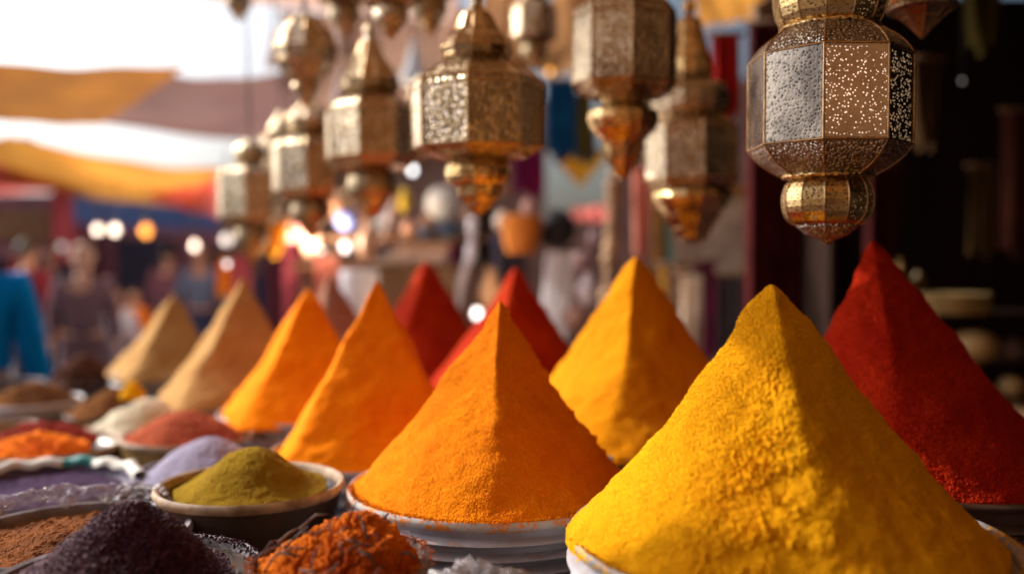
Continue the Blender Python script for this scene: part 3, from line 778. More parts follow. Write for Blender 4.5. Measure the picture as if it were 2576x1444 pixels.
lantern('lantern high over the middle, only its drop in view', 1085, 2.9, [
    ('body', 8, 'emb', [(-160, 50), (-130, 80), (-40, 80), (-10, 60)], True),
    ('lower_globe', 16, 'dark', globe(-10, 46, 46, 8, .8, .7), False),
    ('drop', 8, 'gold', [(46, 30), (70, 20), (94, 3)], False)], -160, R(8))

# ================================================================== STALL STRUCTURE (right) AND CANOPY
st = thing('market_stall', 'dark wooden market stall behind the red pyramid with plank walls', 'stall', (1.2, 4.0, 0))
def wallp(name, x0, y0, x1, y1, z0, z1, m, parent, th=.04):
    L = math.hypot(x1 - x0, y1 - y0)
    n = max(1, int(L / .22)); 
    bm = bmesh.new()
    for k in range(n):
        r = bmesh.ops.create_cube(bm, size=1)
        bmesh.ops.scale(bm, vec=(L / n - .008, th, z1 - z0), verts=r['verts'])
        bmesh.ops.translate(bm, vec=(-L / 2 + (k + .5) * L / n, random.uniform(-.004, .004), 0), verts=r['verts'])
    me = bpy.data.meshes.new(name); bm.to_mesh(me); bm.free(); me.materials.append(m)
    o = bpy.data.objects.new(name, me); C.objects.link(o); o.parent = parent
    o.location = ((x0 + x1) / 2 - 1.2, (y0 + y1) / 2 - 4.0, (z0 + z1) / 2); o.rotation_euler = (0, 0, math.atan2(y1 - y0, x1 - x0))
    return o
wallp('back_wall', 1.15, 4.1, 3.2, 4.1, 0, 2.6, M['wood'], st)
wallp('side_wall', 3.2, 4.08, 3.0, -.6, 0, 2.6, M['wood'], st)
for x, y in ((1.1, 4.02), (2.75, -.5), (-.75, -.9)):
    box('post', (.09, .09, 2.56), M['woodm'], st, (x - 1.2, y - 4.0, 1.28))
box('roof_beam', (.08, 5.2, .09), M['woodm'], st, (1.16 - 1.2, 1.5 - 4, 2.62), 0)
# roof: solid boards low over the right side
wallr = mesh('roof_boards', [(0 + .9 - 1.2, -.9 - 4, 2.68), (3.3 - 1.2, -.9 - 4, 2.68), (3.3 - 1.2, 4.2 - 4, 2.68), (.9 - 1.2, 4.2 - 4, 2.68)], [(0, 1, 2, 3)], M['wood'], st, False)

def sheet(name, label, cat, c, m, sag=.15, nx=40, ny=24, folds=.02, ff=10, seed=1, group=None, parent=None):
    """c: four world corners near-left, near-right, far-right, far-left; a cloth stretched between them"""
    V = []
    for j in range(ny):
        t = j / (ny - 1)
        for i in range(nx):
            s = i / (nx - 1)
            p = c[0].lerp(c[1], s).lerp(c[3].lerp(c[2], s), t)
            z = -sag * (4 * s * (1 - s)) * (.5 + .5 * (4 * t * (1 - t))) + folds * math.sin(ff * s + 3 * t + seed) * math.sin(math.pi * min(1, t + .3)) + folds * .5 * math.sin(ff * 2.3 * s - 4 * t + seed)
            V.append((p.x, p.y, p.z + z))
    c0 = c[0]; V = [(x - c0.x, y - c0.y, z - c0.z) for x, y, z in V]
    Fs = [(j * nx + i, j * nx + i + 1, (j + 1) * nx + i + 1, (j + 1) * nx + i) for j in range(ny - 1) for i in range(nx - 1)]
    o = mesh(name, V, Fs, m, parent, loc=c0)
    if label: tag(o, label, cat, group)
    return o
K = {}
K['ochre'] = cloth_mat('ochre_canvas', (.44, .18, .04), (.28, .12, .04), .55, 2.2)
K['mauve'] = cloth_mat('mauve_canvas', (.30, .19, .17), (.23, .13, .13), .4, 1.2)
K['amber'] = cloth_mat('amber_canvas', (.64, .29, .05), (.50, .20, .04), .55, 1.2)
K['coral'] = cloth_mat('coral_canvas', (.85, .22, .18), (.80, .16, .12), .5, 1.2)
K['peach'] = cloth_mat('peach_canvas', (.80, .56, .46), (.78, .48, .36), .6, 1.2)
K['rustc'] = cloth_mat('rust_canvas', (.55, .28, .11), (.40, .19, .08), .3, 2)
K['navy'] = cloth_mat('navy_canvas', (0.081, 0.121, 0.270), (0.054, 0.081, 0.203), .2, 2)
K['maroon'] = cloth_mat('maroon_cloth', (0.270, 0.041, 0.054), (0.162, 0.027, 0.041), .2, 6)
K['curtain'] = cloth_mat('dark_maroon_curtain', (.09, .012, .012), (.05, .008, .008), .1, 6)
K['red'] = cloth_mat('red_cloth', (.55, .03, .02), (.38, .02, .02), .35, 5)
K['blue'] = cloth_mat('blue_cloth', (0.027, 0.216, 0.459), (0.014, 0.108, 0.270), .3, 6)
K['magenta'] = cloth_mat('magenta_cloth', (0.405, 0.027, 0.162), (0.243, 0.027, 0.108), .3, 6)
K['pink'] = cloth_mat('salmon_cloth', (0.837, 0.365, 0.270), (0.675, 0.270, 0.203), .3, 5)
K['cream'] = cloth_mat('cream_cloth', (0.880, 0.810, 0.675), (0.810, 0.648, 0.513), .3, 5)
K['white'] = cloth_mat('white_cloth', (0.880, 0.880, 0.880), (0.880, 0.837, 0.880), .35, 5)
K['yell'] = cloth_mat('yellow_cloth', (0.880, 0.540, 0.054), (0.878, 0.378, 0.027), .4, 6)
K['olive'] = cloth_mat('olive_cloth', (0.405, 0.324, 0.068), (0.270, 0.216, 0.041), .3, 6)
K['grey'] = cloth_mat('grey_cloth', (0.270, 0.243, 0.270), (0.176, 0.162, 0.189), .2, 6)
K['rose'] = cloth_mat('rose_cloth', (0.743, 0.189, 0.230), (0.567, 0.121, 0.162), .3, 6)
K['tang'] = cloth_mat('tangerine_cloth', (0.880, 0.405, 0.027), (0.880, 0.270, 0.027), .35, 6)

# the canopy right over the table (its near part runs unseen behind the camera to cut sky light)
sheet('stall_canopy', 'rust coloured cloth canopy stretched over the lanterns', 'canopy',
      [Vector((-1.02, -2.4, 2.36)), Vector((1.1, -2.4, 2.6)), Vector((1.15, 3.3, 2.58)), Vector((-.62, 3.1, 2.42))], K['rustc'], .02, 60, 60, .012, 14, 2)
for k, (a, b) in enumerate((((-.98, -.9, 2.345), (-.66, 3.1, 2.36)), ((.46, -.8, 2.345), (.46, 3.1, 2.36)), ((-.2, -.8, 2.345), (-.1, 3.1, 2.36)))):
    o = tube('canopy_pole', [a, b], .022, M['woodm'], None, 10)
    tag(o, ['thin wooden pole along the left edge of the rust canopy', 'thin wooden pole above the large sharp lantern', 'thin wooden pole above the wide middle lantern'][k], 'pole', 'wooden poles carrying the rust canopy')

fl = sheet('shade_flap', 'unseen rust coloured flap of cloth added to shade the tip of the yellow pyramid', 'cloth', [Vector((-1.06, 1.2, 2.345)), Vector((-.74, 1.2, 2.35)), Vector((-.70, 1.86, 2.35)), Vector((-1.03, 1.80, 2.345))], K['rustc'], .03, 30, 30, .012, 12, 5)  # out-of-view flap added to shade the yellow pyramid's tip
lantern('brass lantern hanging above the picture, left of the yellow pyramid', 0, 1.62, [
    ('body', 8, 'emb', [(0, 40), (1, 1)], False)], 0) if 0 else None
q = Vector((-1.115, 1.43, 1.97))
t = thing('hanging_lantern', 'unseen round-bellied brass lantern added to shade the foot of the yellow pyramid', 'lantern', q, group=GL)  # added out of view, casts shade on the yellow pyramid's foot
facet('body', 8, [(.04, 0), (.085, .05), (.09, .17), (.06, .24), (.03, .28)], LM['emb'], t, .2)
facet('dome', 12, [(.05, .28), (.07, .31), (.01, .38)], LM['gold'], t)
chain(t, .38, .44)
pl_ = tube('canopy_pole', [(-1.25, 1.43, 2.43), (-.66, 1.43, 2.40)], .018, M['woodm'], None, 10); tag(pl_, 'short unseen wooden pole carrying the added shade lantern', 'pole', 'wooden poles carrying the rust canopy')

# street awnings on the left
def PS(*a): return [P(*x) for x in a]
sheet('street_awning', 'ochre canvas awning sagging across the street at the left edge', 'awning', PS((-160, 140, 4.6), (470, 170, 4.6), (250, 316, 6.6), (-160, 284, 6.6)), K['ochre'], .05, folds=.009, ff=8, group='canvas awnings over the street')
sheet('street_awning', 'mauve canvas awning stretched behind the small leftmost lantern', 'awning', PS((432, 190, 5.2), (790, 178, 5.2), (800, 368, 8.2), (250, 310, 7.0)), K['mauve'], .05, folds=.009, ff=6, seed=3, group='canvas awnings over the street')
sheet('street_awning', 'long amber canvas awning curving down to the right above the crowd', 'awning', PS((20, 335, 7.5), (562, 420, 7.0), (480, 520, 10.5), (-160, 420, 11)), K['amber'], .16, folds=.012, ff=7, seed=5, group='canvas awnings over the street')
sheet('street_awning', 'coral red canvas awning at the left edge under the amber one', 'awning', PS((-120, 385, 9.0), (190, 450, 9.0), (200, 478, 11.6), (-120, 486, 11.6)), K['coral'], .03, folds=.009, ff=7, seed=2, group='canvas awnings over the street')
sheet('street_awning', 'pink red canvas awning end below the amber one beside the small lantern', 'awning', PS((370, 492, 8.6), (560, 440, 7.6), (556, 548, 9.6), (380, 498, 9.6)), K['coral'], .03, folds=.02, ff=7, seed=6, group='canvas awnings over the street')
sheet('street_awning', 'pale peach canvas awning high above the left lanterns', 'awning', PS((400, -60, 5.0), (1150, -60, 4.6), (1150, 62, 6.0), (400, -6, 6.2)), K['peach'], -.02, folds=.009, ff=9, seed=4, group='canvas awnings over the street')
sheet('street_awning', 'narrow mauve canvas awning at the left edge between sky and amber canvas', 'awning', PS((-160, 336, 9.5), (60, 344, 9.5), (100, 356, 11), (-160, 374, 11)), K['mauve'], .02, folds=.02, ff=9, seed=4, group='canvas awnings over the street')
sheet('street_awning', 'rust brown canvas hanging between the middle lanterns near the top edge', 'awning', PS((1230, -40, 4.6), (1560, -40, 4.6), (1520, 175, 7.2), (1180, 165, 7.2)), K['rustc'], .1, folds=.05, ff=9, seed=8, group='canvas awnings over the street')
sheet('street_awning', 'amber canvas strip at the top edge right of the tiered lantern', 'awning', PS((1740, -40, 4.3), (2010, -40, 4.3), (1960, 30, 4.9), (1760, 66, 5.2)), K['amber'], .02, folds=.009, ff=9, seed=8, group='canvas awnings over the street')
sheet('street_awning', 'small red canvas awning under the patch of sky in the middle', 'awning', PS((1440, 520, 9), (1530, 520, 9), (1530, 556, 11.5), (1440, 552, 11.5)), K['coral'], .02, folds=.02, ff=9, seed=8, group='canvas awnings over the street')

# ================================================================== BUILDINGS BEHIND
bl = thing('market_building', 'dusky maroon market building with a navy awning band behind the crowd', 'building', (-6, 14, 0))
wm = plain('maroon_plaster', (.36, .14, .16), (.25, .10, .13), .9, sc=2, bump=.2)
def bpart(n, x0, x1, y, z0, z1, m, d=.2): return box(n, (x1 - x0, d, z1 - z0), m, bl, ((x0 + x1) / 2 + 6, y - 14, (z0 + z1) / 2), 0, .01)
bpart('wall', -11, -3.4, 14.2, 0, 2.45, wm)
bpart('shutter', -8.0, -7.1, 14.05, 1.72, 2.2, plain('brown_shutter', (.34, .17, .07), (.24, .11, .05), .8, sc=5), .06)
bpart('door_opening', -8.2, -6.8, 14.06, 0, 1.45, plain('dark_door', (.04, .03, .05), (.03, .02, .03), .9), .05)
bpart('pilaster', -6.75, -6.4, 13.98, 0, 2.4, plain('red_plaster', (.30, .07, .08), (.22, .05, .06), .9), .16)
bpart('door_opening', -6.1, -5.2, 14.06, 0, 1.75, plain('dark_door_two', (.05, .04, .07), (.03, .03, .05), .9), .05)
bpart('door_opening', -4.7, -3.9, 14.06, 0, 1.6, plain('dark_door_three', (.09, .04, .05), (.06, .03, .04), .9), .05)
sheet('blue_awning', 'navy blue canvas awning along the front of the maroon building', 'awning', PS((175, 470, 11.0), (600, 545, 11.0), (600, 582, 13.6), (175, 560, 13.6)), K['navy'], .02, folds=.02)
b2 = thing('market_building', 'brown shop front filling the far end of the market behind the pyramids', 'building', (0, 12, 0))
w2 = plain('brown_plaster', (.34, .19, .14), (.22, .12, .09), .9, sc=2, bump=.2)
def b2part(n, u0, u1, v0, v1, D, m, d=.1):
    a = P(u0, v1, D); b = P(u1, v0, D); a.z = max(a.z, .0)
    return box(n, (b.x - a.x, d, b.z - a.z), m, b2, ((a.x + b.x) / 2, D - 12, (a.z + b.z) / 2), 0, .01)
b2part('wall', 560, 1372, 450, 1100, 12, w2)
b2part('wall', 1536, 2050, 200, 1100, 12.0, w2)
b2part('wall', 1374, 1534, 556, 1100, 12.1, w2)
b2part('upper_wall', 800, 1372, 250, 448, 12.05, plain('brown_boards', (.26, .14, .09), (.17, .09, .06), .9, sc=2, bump=.2))
b2part('window', 650, 720, 560, 700, 11.92, plain('dim_glass', (.10, .08, .12), (.07, .05, .08), .4), .05)
b2part('door', 960, 1060, 640, 1000, 11.92, plain('blue_door', (.06, .10, .16), (.04, .07, .12), .6), .05)
b2part('door', 1240, 1320, 600, 1000, 11.92, plain('dark_shop_door', (.05, .03, .03), (.03, .02, .02), .6), .05)

b3 = thing('market_building', 'unseen brown shop front added behind the camera to block sky light', 'building', (0, -2.6, 0))
box('wall', (14, .2, 3.6), plain('blocker_plaster', (.34, .22, .12), (.26, .16, .09), .9, sc=2), b3, (0, 0, 1.8)); box('door', (1.1, .06, 2.1), M['woodm'], b3, (.6, .14, 1.05)); box('shutter', (1.6, .06, 1.3), M['woodm'], b3, (-1.0, .14, 1.5))  # unseen wall added behind the camera to cut sky light

# ================================================================== HANGING GOODS AND CLUTTER (out of focus)
def drape(label, u0, u1, v0, v1, D, m, name='hanging_cloth', cat='cloth', folds=5, amp=.03, taper=1.0, group='cloths hanging in the market', seed=1, lean=0.0, hook=True):
    a = P(u0, v0, D); b = P(u1, v0, D); h = a.z - P(u0, v1, D).z; wd = b.x - a.x
    V = []; nx, ny = 40, 16
    for j in range(ny):
        t = j / (ny - 1)
        for i in range(nx):
            s = i / (nx - 1); k = 1 + (taper - 1) * t
            V.append(((s - .5) * wd * k + lean * t, amp * math.sin(s * folds * 2 * math.pi + seed) * (.4 + .6 * t) + amp * .4 * math.sin(s * folds * 4.6 * math.pi + t * 2), -t * h + .02 * math.sin(s * 9 + seed) * t))
    Fs = [(j * nx + i, j * nx + i + 1, (j + 1) * nx + i + 1, (j + 1) * nx + i) for j in range(ny - 1) for i in range(nx - 1)]
    t_ = thing(name, label, cat, ((a.x + b.x) / 2, D, a.z), group=group)
    mesh('fabric', V, Fs, m, t_)
    tube('hanging_rod', [(-wd / 2 - .02, 0, .004), (wd / 2 + .02, 0, .004)], .010, M['woodm'], t_, 8)
    return t_
def potlike(label, u, v, D, wpx, hpx, prof, m, name, cat, group='pots and wares on the far stalls', lidm=None, stand=True):
    c = P(u, v, D); s = D / F0; r = wpx * s / 2; h = hpx * s
    t_ = thing(name, label, cat, (c.x, D, c.z - h / 2), group=group)
    lathe('body', [(max(.001, a) * r, b * h) for a, b in prof], m, t_, 32, cap=True)
    if lidm: lathe('neck_ring', [(prof[-1][0] * r * 1.0, h * 1.0), (prof[-1][0] * r * 1.2, h * 1.01), (prof[-1][0] * r * 1.2, h * 1.05), (prof[-1][0] * r * .9, h * 1.06)], lidm, t_, 24, cap=True)
    return t_
VASE = [(.4, 0), (.75, .12), (1, .38), (.92, .6), (.55, .8), (.38, .9), (.5, 1)]
BALL = [(.15, 0), (.6, .08), (.9, .27), (1, .5), (.9, .73), (.6, .92), (.2, 1)]
BASK = [(.7, 0), (.85, .3), (1, .75), (1.02, .96), (.95, 1)]
TAG = [(1, 0), (1.02, .1), (.8, .25), (.5, .55), (.22, .85), (.25, .92), (.12, 1)]
def cer(n, a, b=None, r=.35):
    if not n.startswith('d'): a = tuple(min(.85, x * 1.3) for x in a)
    return plain(n, a, b or tuple(x * .75 for x in a), r, sc=9, bump=.1)
def bulb(label, u, v, D, r, c, s, D2=None, cord=.5):
    p = P(u, v, D)
    t_ = thing('light_bulb', label, 'lamp', p, group='small lamps glowing in the market')
    bm_ = glow('bulb_glow', c, s * .55)
    lathe('glass_bulb', [(.001, -r), (r * .6, -r * .8), (r, 0), (r * .8, r * .6), (r * .4, r * 1.2)], bm_, t_, 16)
    lathe('socket', [(r * .45, r * 1.15), (r * .5, r * 1.3), (r * .45, r * 2.2), (r * .1, r * 2.3)], M['cord'], t_, 12, cap=True)
    tube('cable', [(0, 0, r * 2.2), (0, 0, r * 2.2 + cord)], .004, M['cord'], t_, 5)
WHT = (1, .93, .9); ORG = (1, .42, .08)
for i, (u, v, D, r, c, s, l) in enumerate([
    (245, 580, 8, .035, WHT, 3.2, 'white lamp over the far crowd, left of a close pair'), (290, 580, 8, .038, WHT, 3.2, 'white lamp over the far crowd, right of a close pair'),
    (368, 583, 8, .05, ORG, 1.6, 'orange lamp beside the pair of white ones'), (155, 622, 9, .035, (.7, .8, .85), 1.3, 'dim bluish lamp at the far left of the crowd'),
    (490, 620, 8, .035, WHT, 3.0, 'white lamp left of the small leftmost lantern'), (570, 605, 7, .04, WHT, 4, 'bright white lamp under the small leftmost lantern'),
    (571, 665, 4.2, .012, WHT, 5, 'tiny sparkling lamp above the larger tan pyramid'),
    (805, 637, 5, .022, WHT, 6, 'white lamp left of the tall oval one'), (868, 622, 5, .026, WHT, 6, 'tall oval white lamp over the mauve pyramid'),
    (1382, 182, 6, .016, (1, .42, .05), 7, 'single orange lamp between the middle lanterns'),
    (1038, 430, 7, .024, (.9, .95, 1), 8, 'bluish white lamp under the hazy brown lantern'), (1200, 790, 4.0, .022, WHT, 7, 'white lamp low between the two red pyramids'),
    (2420, 205, 3.6, .006, WHT, .8, 'faint lamp in the dark of the stall'), (1078, 75, 4, .012, WHT, 2.5, 'lamp high between two lanterns near the top')]):
    bulb(l, u, v, D, r, c, s * (.6 if i < 6 else 1))
    if i in (1, 4, 5, 7, 8, 10, 11):
        ld = bpy.data.lights.new('lamp_light', 'POINT'); ld.energy = {1: 30, 4: 26, 5: 8, 7: 9, 8: 9, 10: 12, 11: 6}[i]; ld.color = (1, .78, .58); ld.shadow_soft_size = .05
        lo = bpy.data.objects.new('lamp_light', ld); C.objects.link(lo); lo.location = P(u, v, D) + Vector((0, -.35, .05))

drape('tall blue cloth hanging right of the orange lamp', 1375, 1450, 205, 385, 4.6, K['blue'], seed=2)
drape('olive cloth hanging next to the blue one', 1440, 1490, 240, 400, 4.8, K['olive'], seed=3)
drape('dark navy cloth hanging low behind the blue one', 1395, 1500, 330, 405, 5.4, K['navy'], seed=4)
drape('magenta cloth hanging right of the wide middle lantern', 1290, 1370, 370, 490, 4.6, K['magenta'], seed=5)
drape('lilac cloth above the magenta one', 1315, 1360, 345, 420, 4.9, cloth_mat('lilac_cloth', (.45, .25, .45), (.35, .2, .35), .3), seed=5)
# V shaped orange pennant
pv = P(1455, 400, 7)
t_ = thing('cloth_pennant', 'orange pointed pennant in front of the patch of sky', 'pennant', pv)
sc_ = 7 / F0
mesh('fabric', [(-80 * sc_, 0, 20 * sc_), (80 * sc_, 0, 20 * sc_), (52 * sc_, .02, -20 * sc_), (4 * sc_, 0, -72 * sc_), (-44 * sc_, .02, -18 * sc_)], [(0, 4, 3, 2, 1)], K['yell'], t_, False)
tube('hanging_cord', [(-90 * sc_, 0, 21 * sc_), (90 * sc_, 0, 21 * sc_)], .01, M['cord'], t_)
drape('salmon pink cloth strip hanging beside the knotted garland', 1590, 1640, 420, 652, 3.6, K['pink'], folds=2, taper=.7, seed=2)
drape('scarlet cloth hanging behind the tiered lantern', 1790, 1860, 90, 300, 3.4, K['red'], seed=6)
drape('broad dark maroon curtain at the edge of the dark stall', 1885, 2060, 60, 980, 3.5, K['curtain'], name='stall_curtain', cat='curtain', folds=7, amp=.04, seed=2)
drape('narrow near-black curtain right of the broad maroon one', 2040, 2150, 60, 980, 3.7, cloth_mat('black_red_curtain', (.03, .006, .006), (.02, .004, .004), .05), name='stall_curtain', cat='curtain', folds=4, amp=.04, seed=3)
drape('cream and gold striped robe hanging below the framed picture', 1660, 1725, 668, 900, 3.9, cloth_mat('cream_gold_stripe', (.62, .55, .46), (.55, .48, .40), .2, 5, ((.6, .3, .05), 5.0, 'X')), name='hanging_robe', cat='robe', folds=3, seed=1)
drape('tan robe hanging below the framed picture', 1712, 1765, 690, 900, 3.8, K['cream'], name='hanging_robe', cat='robe', folds=2, seed=4)
drape('crimson robe hanging right of the tan one', 1745, 1795, 660, 900, 4.0, K['magenta'], name='hanging_robe', cat='robe', folds=2, seed=5)
drape('charcoal grey robe hanging next to the maroon curtain', 1800, 1885, 700, 960, 4.0, K['grey'], name='hanging_robe', cat='robe', folds=4, seed=5)
drape('rose red robe hanging above the amber pyramid', 712, 752, 600, 860, 5.0, K['rose'], name='hanging_robe', cat='robe', folds=2, seed=5)
drape('plum robe hanging above the amber pyramid', 668, 712, 610, 860, 5.2, cloth_mat('plum_cloth', (.22, .07, .10), (.16, .05, .08), .2), name='hanging_robe', cat='robe', folds=2, seed=6)
drape('golden scarf hanging under the slim hazy lantern', 684, 728, 560, 640, 4.6, K['yell'], name='hanging_scarf', cat='scarf', folds=2, seed=6, lean=-.04)
drape('pale pink scarf hanging beside the golden one', 712, 762, 548, 600, 4.7, cloth_mat('pale_pink', (.75, .40, .38), (.7, .33, .3), .4), name='hanging_scarf', cat='scarf', folds=2, seed=7)
drape('indigo robe hanging between rose and plum cloths', 640, 668, 690, 860, 5.6, K['navy'], name='hanging_robe', cat='robe', folds=2, seed=7)
drape('teal blue cloth hanging by the dark post', 1172, 1206, 640, 800, 5.0, K['blue'], folds=2, seed=8)
drape('lilac white cloth hanging right of the dark post', 1226, 1256, 590, 700, 5.6, cloth_mat('lilac_white', (.4, .38, .5), (.3, .28, .4), .3), folds=2, seed=8)
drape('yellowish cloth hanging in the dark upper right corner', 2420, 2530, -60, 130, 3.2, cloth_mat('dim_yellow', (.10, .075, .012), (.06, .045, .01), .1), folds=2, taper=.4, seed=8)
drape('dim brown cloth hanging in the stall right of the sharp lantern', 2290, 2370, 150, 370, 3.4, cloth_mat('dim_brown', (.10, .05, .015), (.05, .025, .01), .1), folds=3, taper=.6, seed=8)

# framed textile
fr = P(1770, 590, 4.15); s_ = 4.15 / F0
t_ = thing('framed_picture', 'gilt framed cream picture leaning behind the tiered lantern', 'picture', fr)
fm, fnt, fb = mat('cream_teal_picture')
tcx = N(fnt, 'ShaderNodeTexCoord'); sx = N(fnt, 'ShaderNodeSeparateXYZ'); fnt.links.new(tcx.outputs['Object'], sx.inputs[0])
rr_ = ramp(fnt, sx.outputs[0], .0, .02, (.10, .38, .38), (.62, .52, .40)); 
mr = N(fnt, 'ShaderNodeMapRange'); mr.inputs[1].default_value = -.2; mr.inputs[2].default_value = .2; fnt.links.new(sx.outputs[0], mr.inputs[0])
fnt.links.new(mr.outputs[0], rr_.inputs[0]); rr_.color_ramp.elements[0].position = .10; rr_.color_ramp.elements[1].position = .22
nn_ = N(fnt, 'ShaderNodeTexNoise', Scale=9.0); fnt.links.new(tcx.outputs['Object'], nn_.inputs[0])
fnt.links.new(mixc(fnt, ramp(fnt, nn_.outputs[0], .45, .6, (0, 0, 0), (1, 1, 1)).outputs[0], rr_.outputs[0], (.42, .33, .26)), fb.inputs['Base Color'])
hw, hh = 105 * s_, 100 * s_
mesh('canvas', [(-hw, 0, -hh), (hw, 0, -hh), (hw, 0, hh), (-hw, 0, hh)], [(0, 1, 2, 3)], fm, t_, False)
fg = plain('gilt_frame', (.50, .26, .06), (.32, .16, .04), .4, .3, sc=20)
bm = bmesh.new()
for (x, z, sx_, sz_) in ((-hw - .02, 0, .045, 2 * hh + .0), (hw + .02, 0, .045, 2 * hh + .0), (0, -hh - .02, 2 * hw + .085, .045), (0, hh + .02, 2 * hw + .085, .045)):
    r_ = bmesh.ops.create_cube(bm, size=1); bmesh.ops.scale(bm, vec=(sx_, .03, sz_), verts=r_['verts']); bmesh.ops.translate(bm, vec=(x, 0, z), verts=r_['verts'])
me = bpy.data.meshes.new('frame'); bm.to_mesh(me); bm.free(); me.materials.append(fg)
o = bpy.data.objects.new('frame', me); C.objects.link(o); o.parent = t_

# posts and garlands
def post(label, u, v0, v1, D, wpx, m):
    a = P(u, v0, D); r = wpx * D / F0 / 2
    o = tube('wooden_post', [(a.x, D, 0), (a.x, D, max(a.z, 2.2))], r, m, None, 12); tag(o, label, 'post')
post('dark wooden post rising behind the wide middle lantern', 1210, 350, 900, 5.2, 36, M['wood'])
post('dark wooden post beside the salmon cloth strip', 1652, 350, 900, 4.6, 26, M['wood'])
def garland(label, pts, D, m, rpx, seed=0, name='bead_garland'):
    p0 = P(pts[0][0], pts[0][1], D)
    t_ = thing(name, label, 'garland', p0)
    W = [P(u, v, D + .02 * math.sin(i * 2.3)) - p0 for i, (u, v) in enumerate(pts)]
    tube('cord', W, .006, M['cord'], t_, 5)
    rnd = random.Random(seed); V, Fs = [], []
    tot = sum((W[i + 1] - W[i]).length for i in range(len(W) - 1)); r = rpx * D / F0
    n = int(tot / (r * 1.3))
    for k in range(n + 1):
        d = tot * k / n; i = 0
        while i < len(W) - 2 and d > (W[i + 1] - W[i]).length: d -= (W[i + 1] - W[i]).length; i += 1
        c = W[i].lerp(W[i + 1], min(1, d / (W[i + 1] - W[i]).length)); rr = r * rnd.uniform(.7, 1.2)
        o = len(V)
        for a in range(7):
            for b in range(10):
                pa = math.pi * a / 6; pb = 2 * math.pi * b / 10
                V.append((c.x + rr * math.sin(pa) * math.cos(pb), c.y + rr * math.sin(pa) * math.sin(pb), c.z + rr * .8 * math.cos(pa)))
        for a in range(6):
            for b in range(10): Fs.append((o + a * 10 + b, o + (a + 1) * 10 + b, o + (a + 1) * 10 + (b + 1) % 10, o + a * 10 + (b + 1) % 10))
    mesh('beads', V, Fs, m, t_)
garland('knotted beige garland hanging straight down behind the ochre pyramid', [(1545, 440), (1538, 600), (1530, 740), (1520, 860)], 3.6, cer('beige_knot', (.42, .27, .15), (.24, .14, .08), .8), 22, 1, 'knotted_garland')
garland('slanting string of pale beads left of the dark post', [(1190, 560), (1185, 640), (1160, 700), (1150, 770)], 4.2, cer('pale_bead', (.60, .56, .62)), 13, 2)
garland('brown nut garland hanging above the brown pots', [(1000, 470), (985, 560), (970, 600)], 4.4, cer('nut', (.4, .2, .1)), 13, 3)

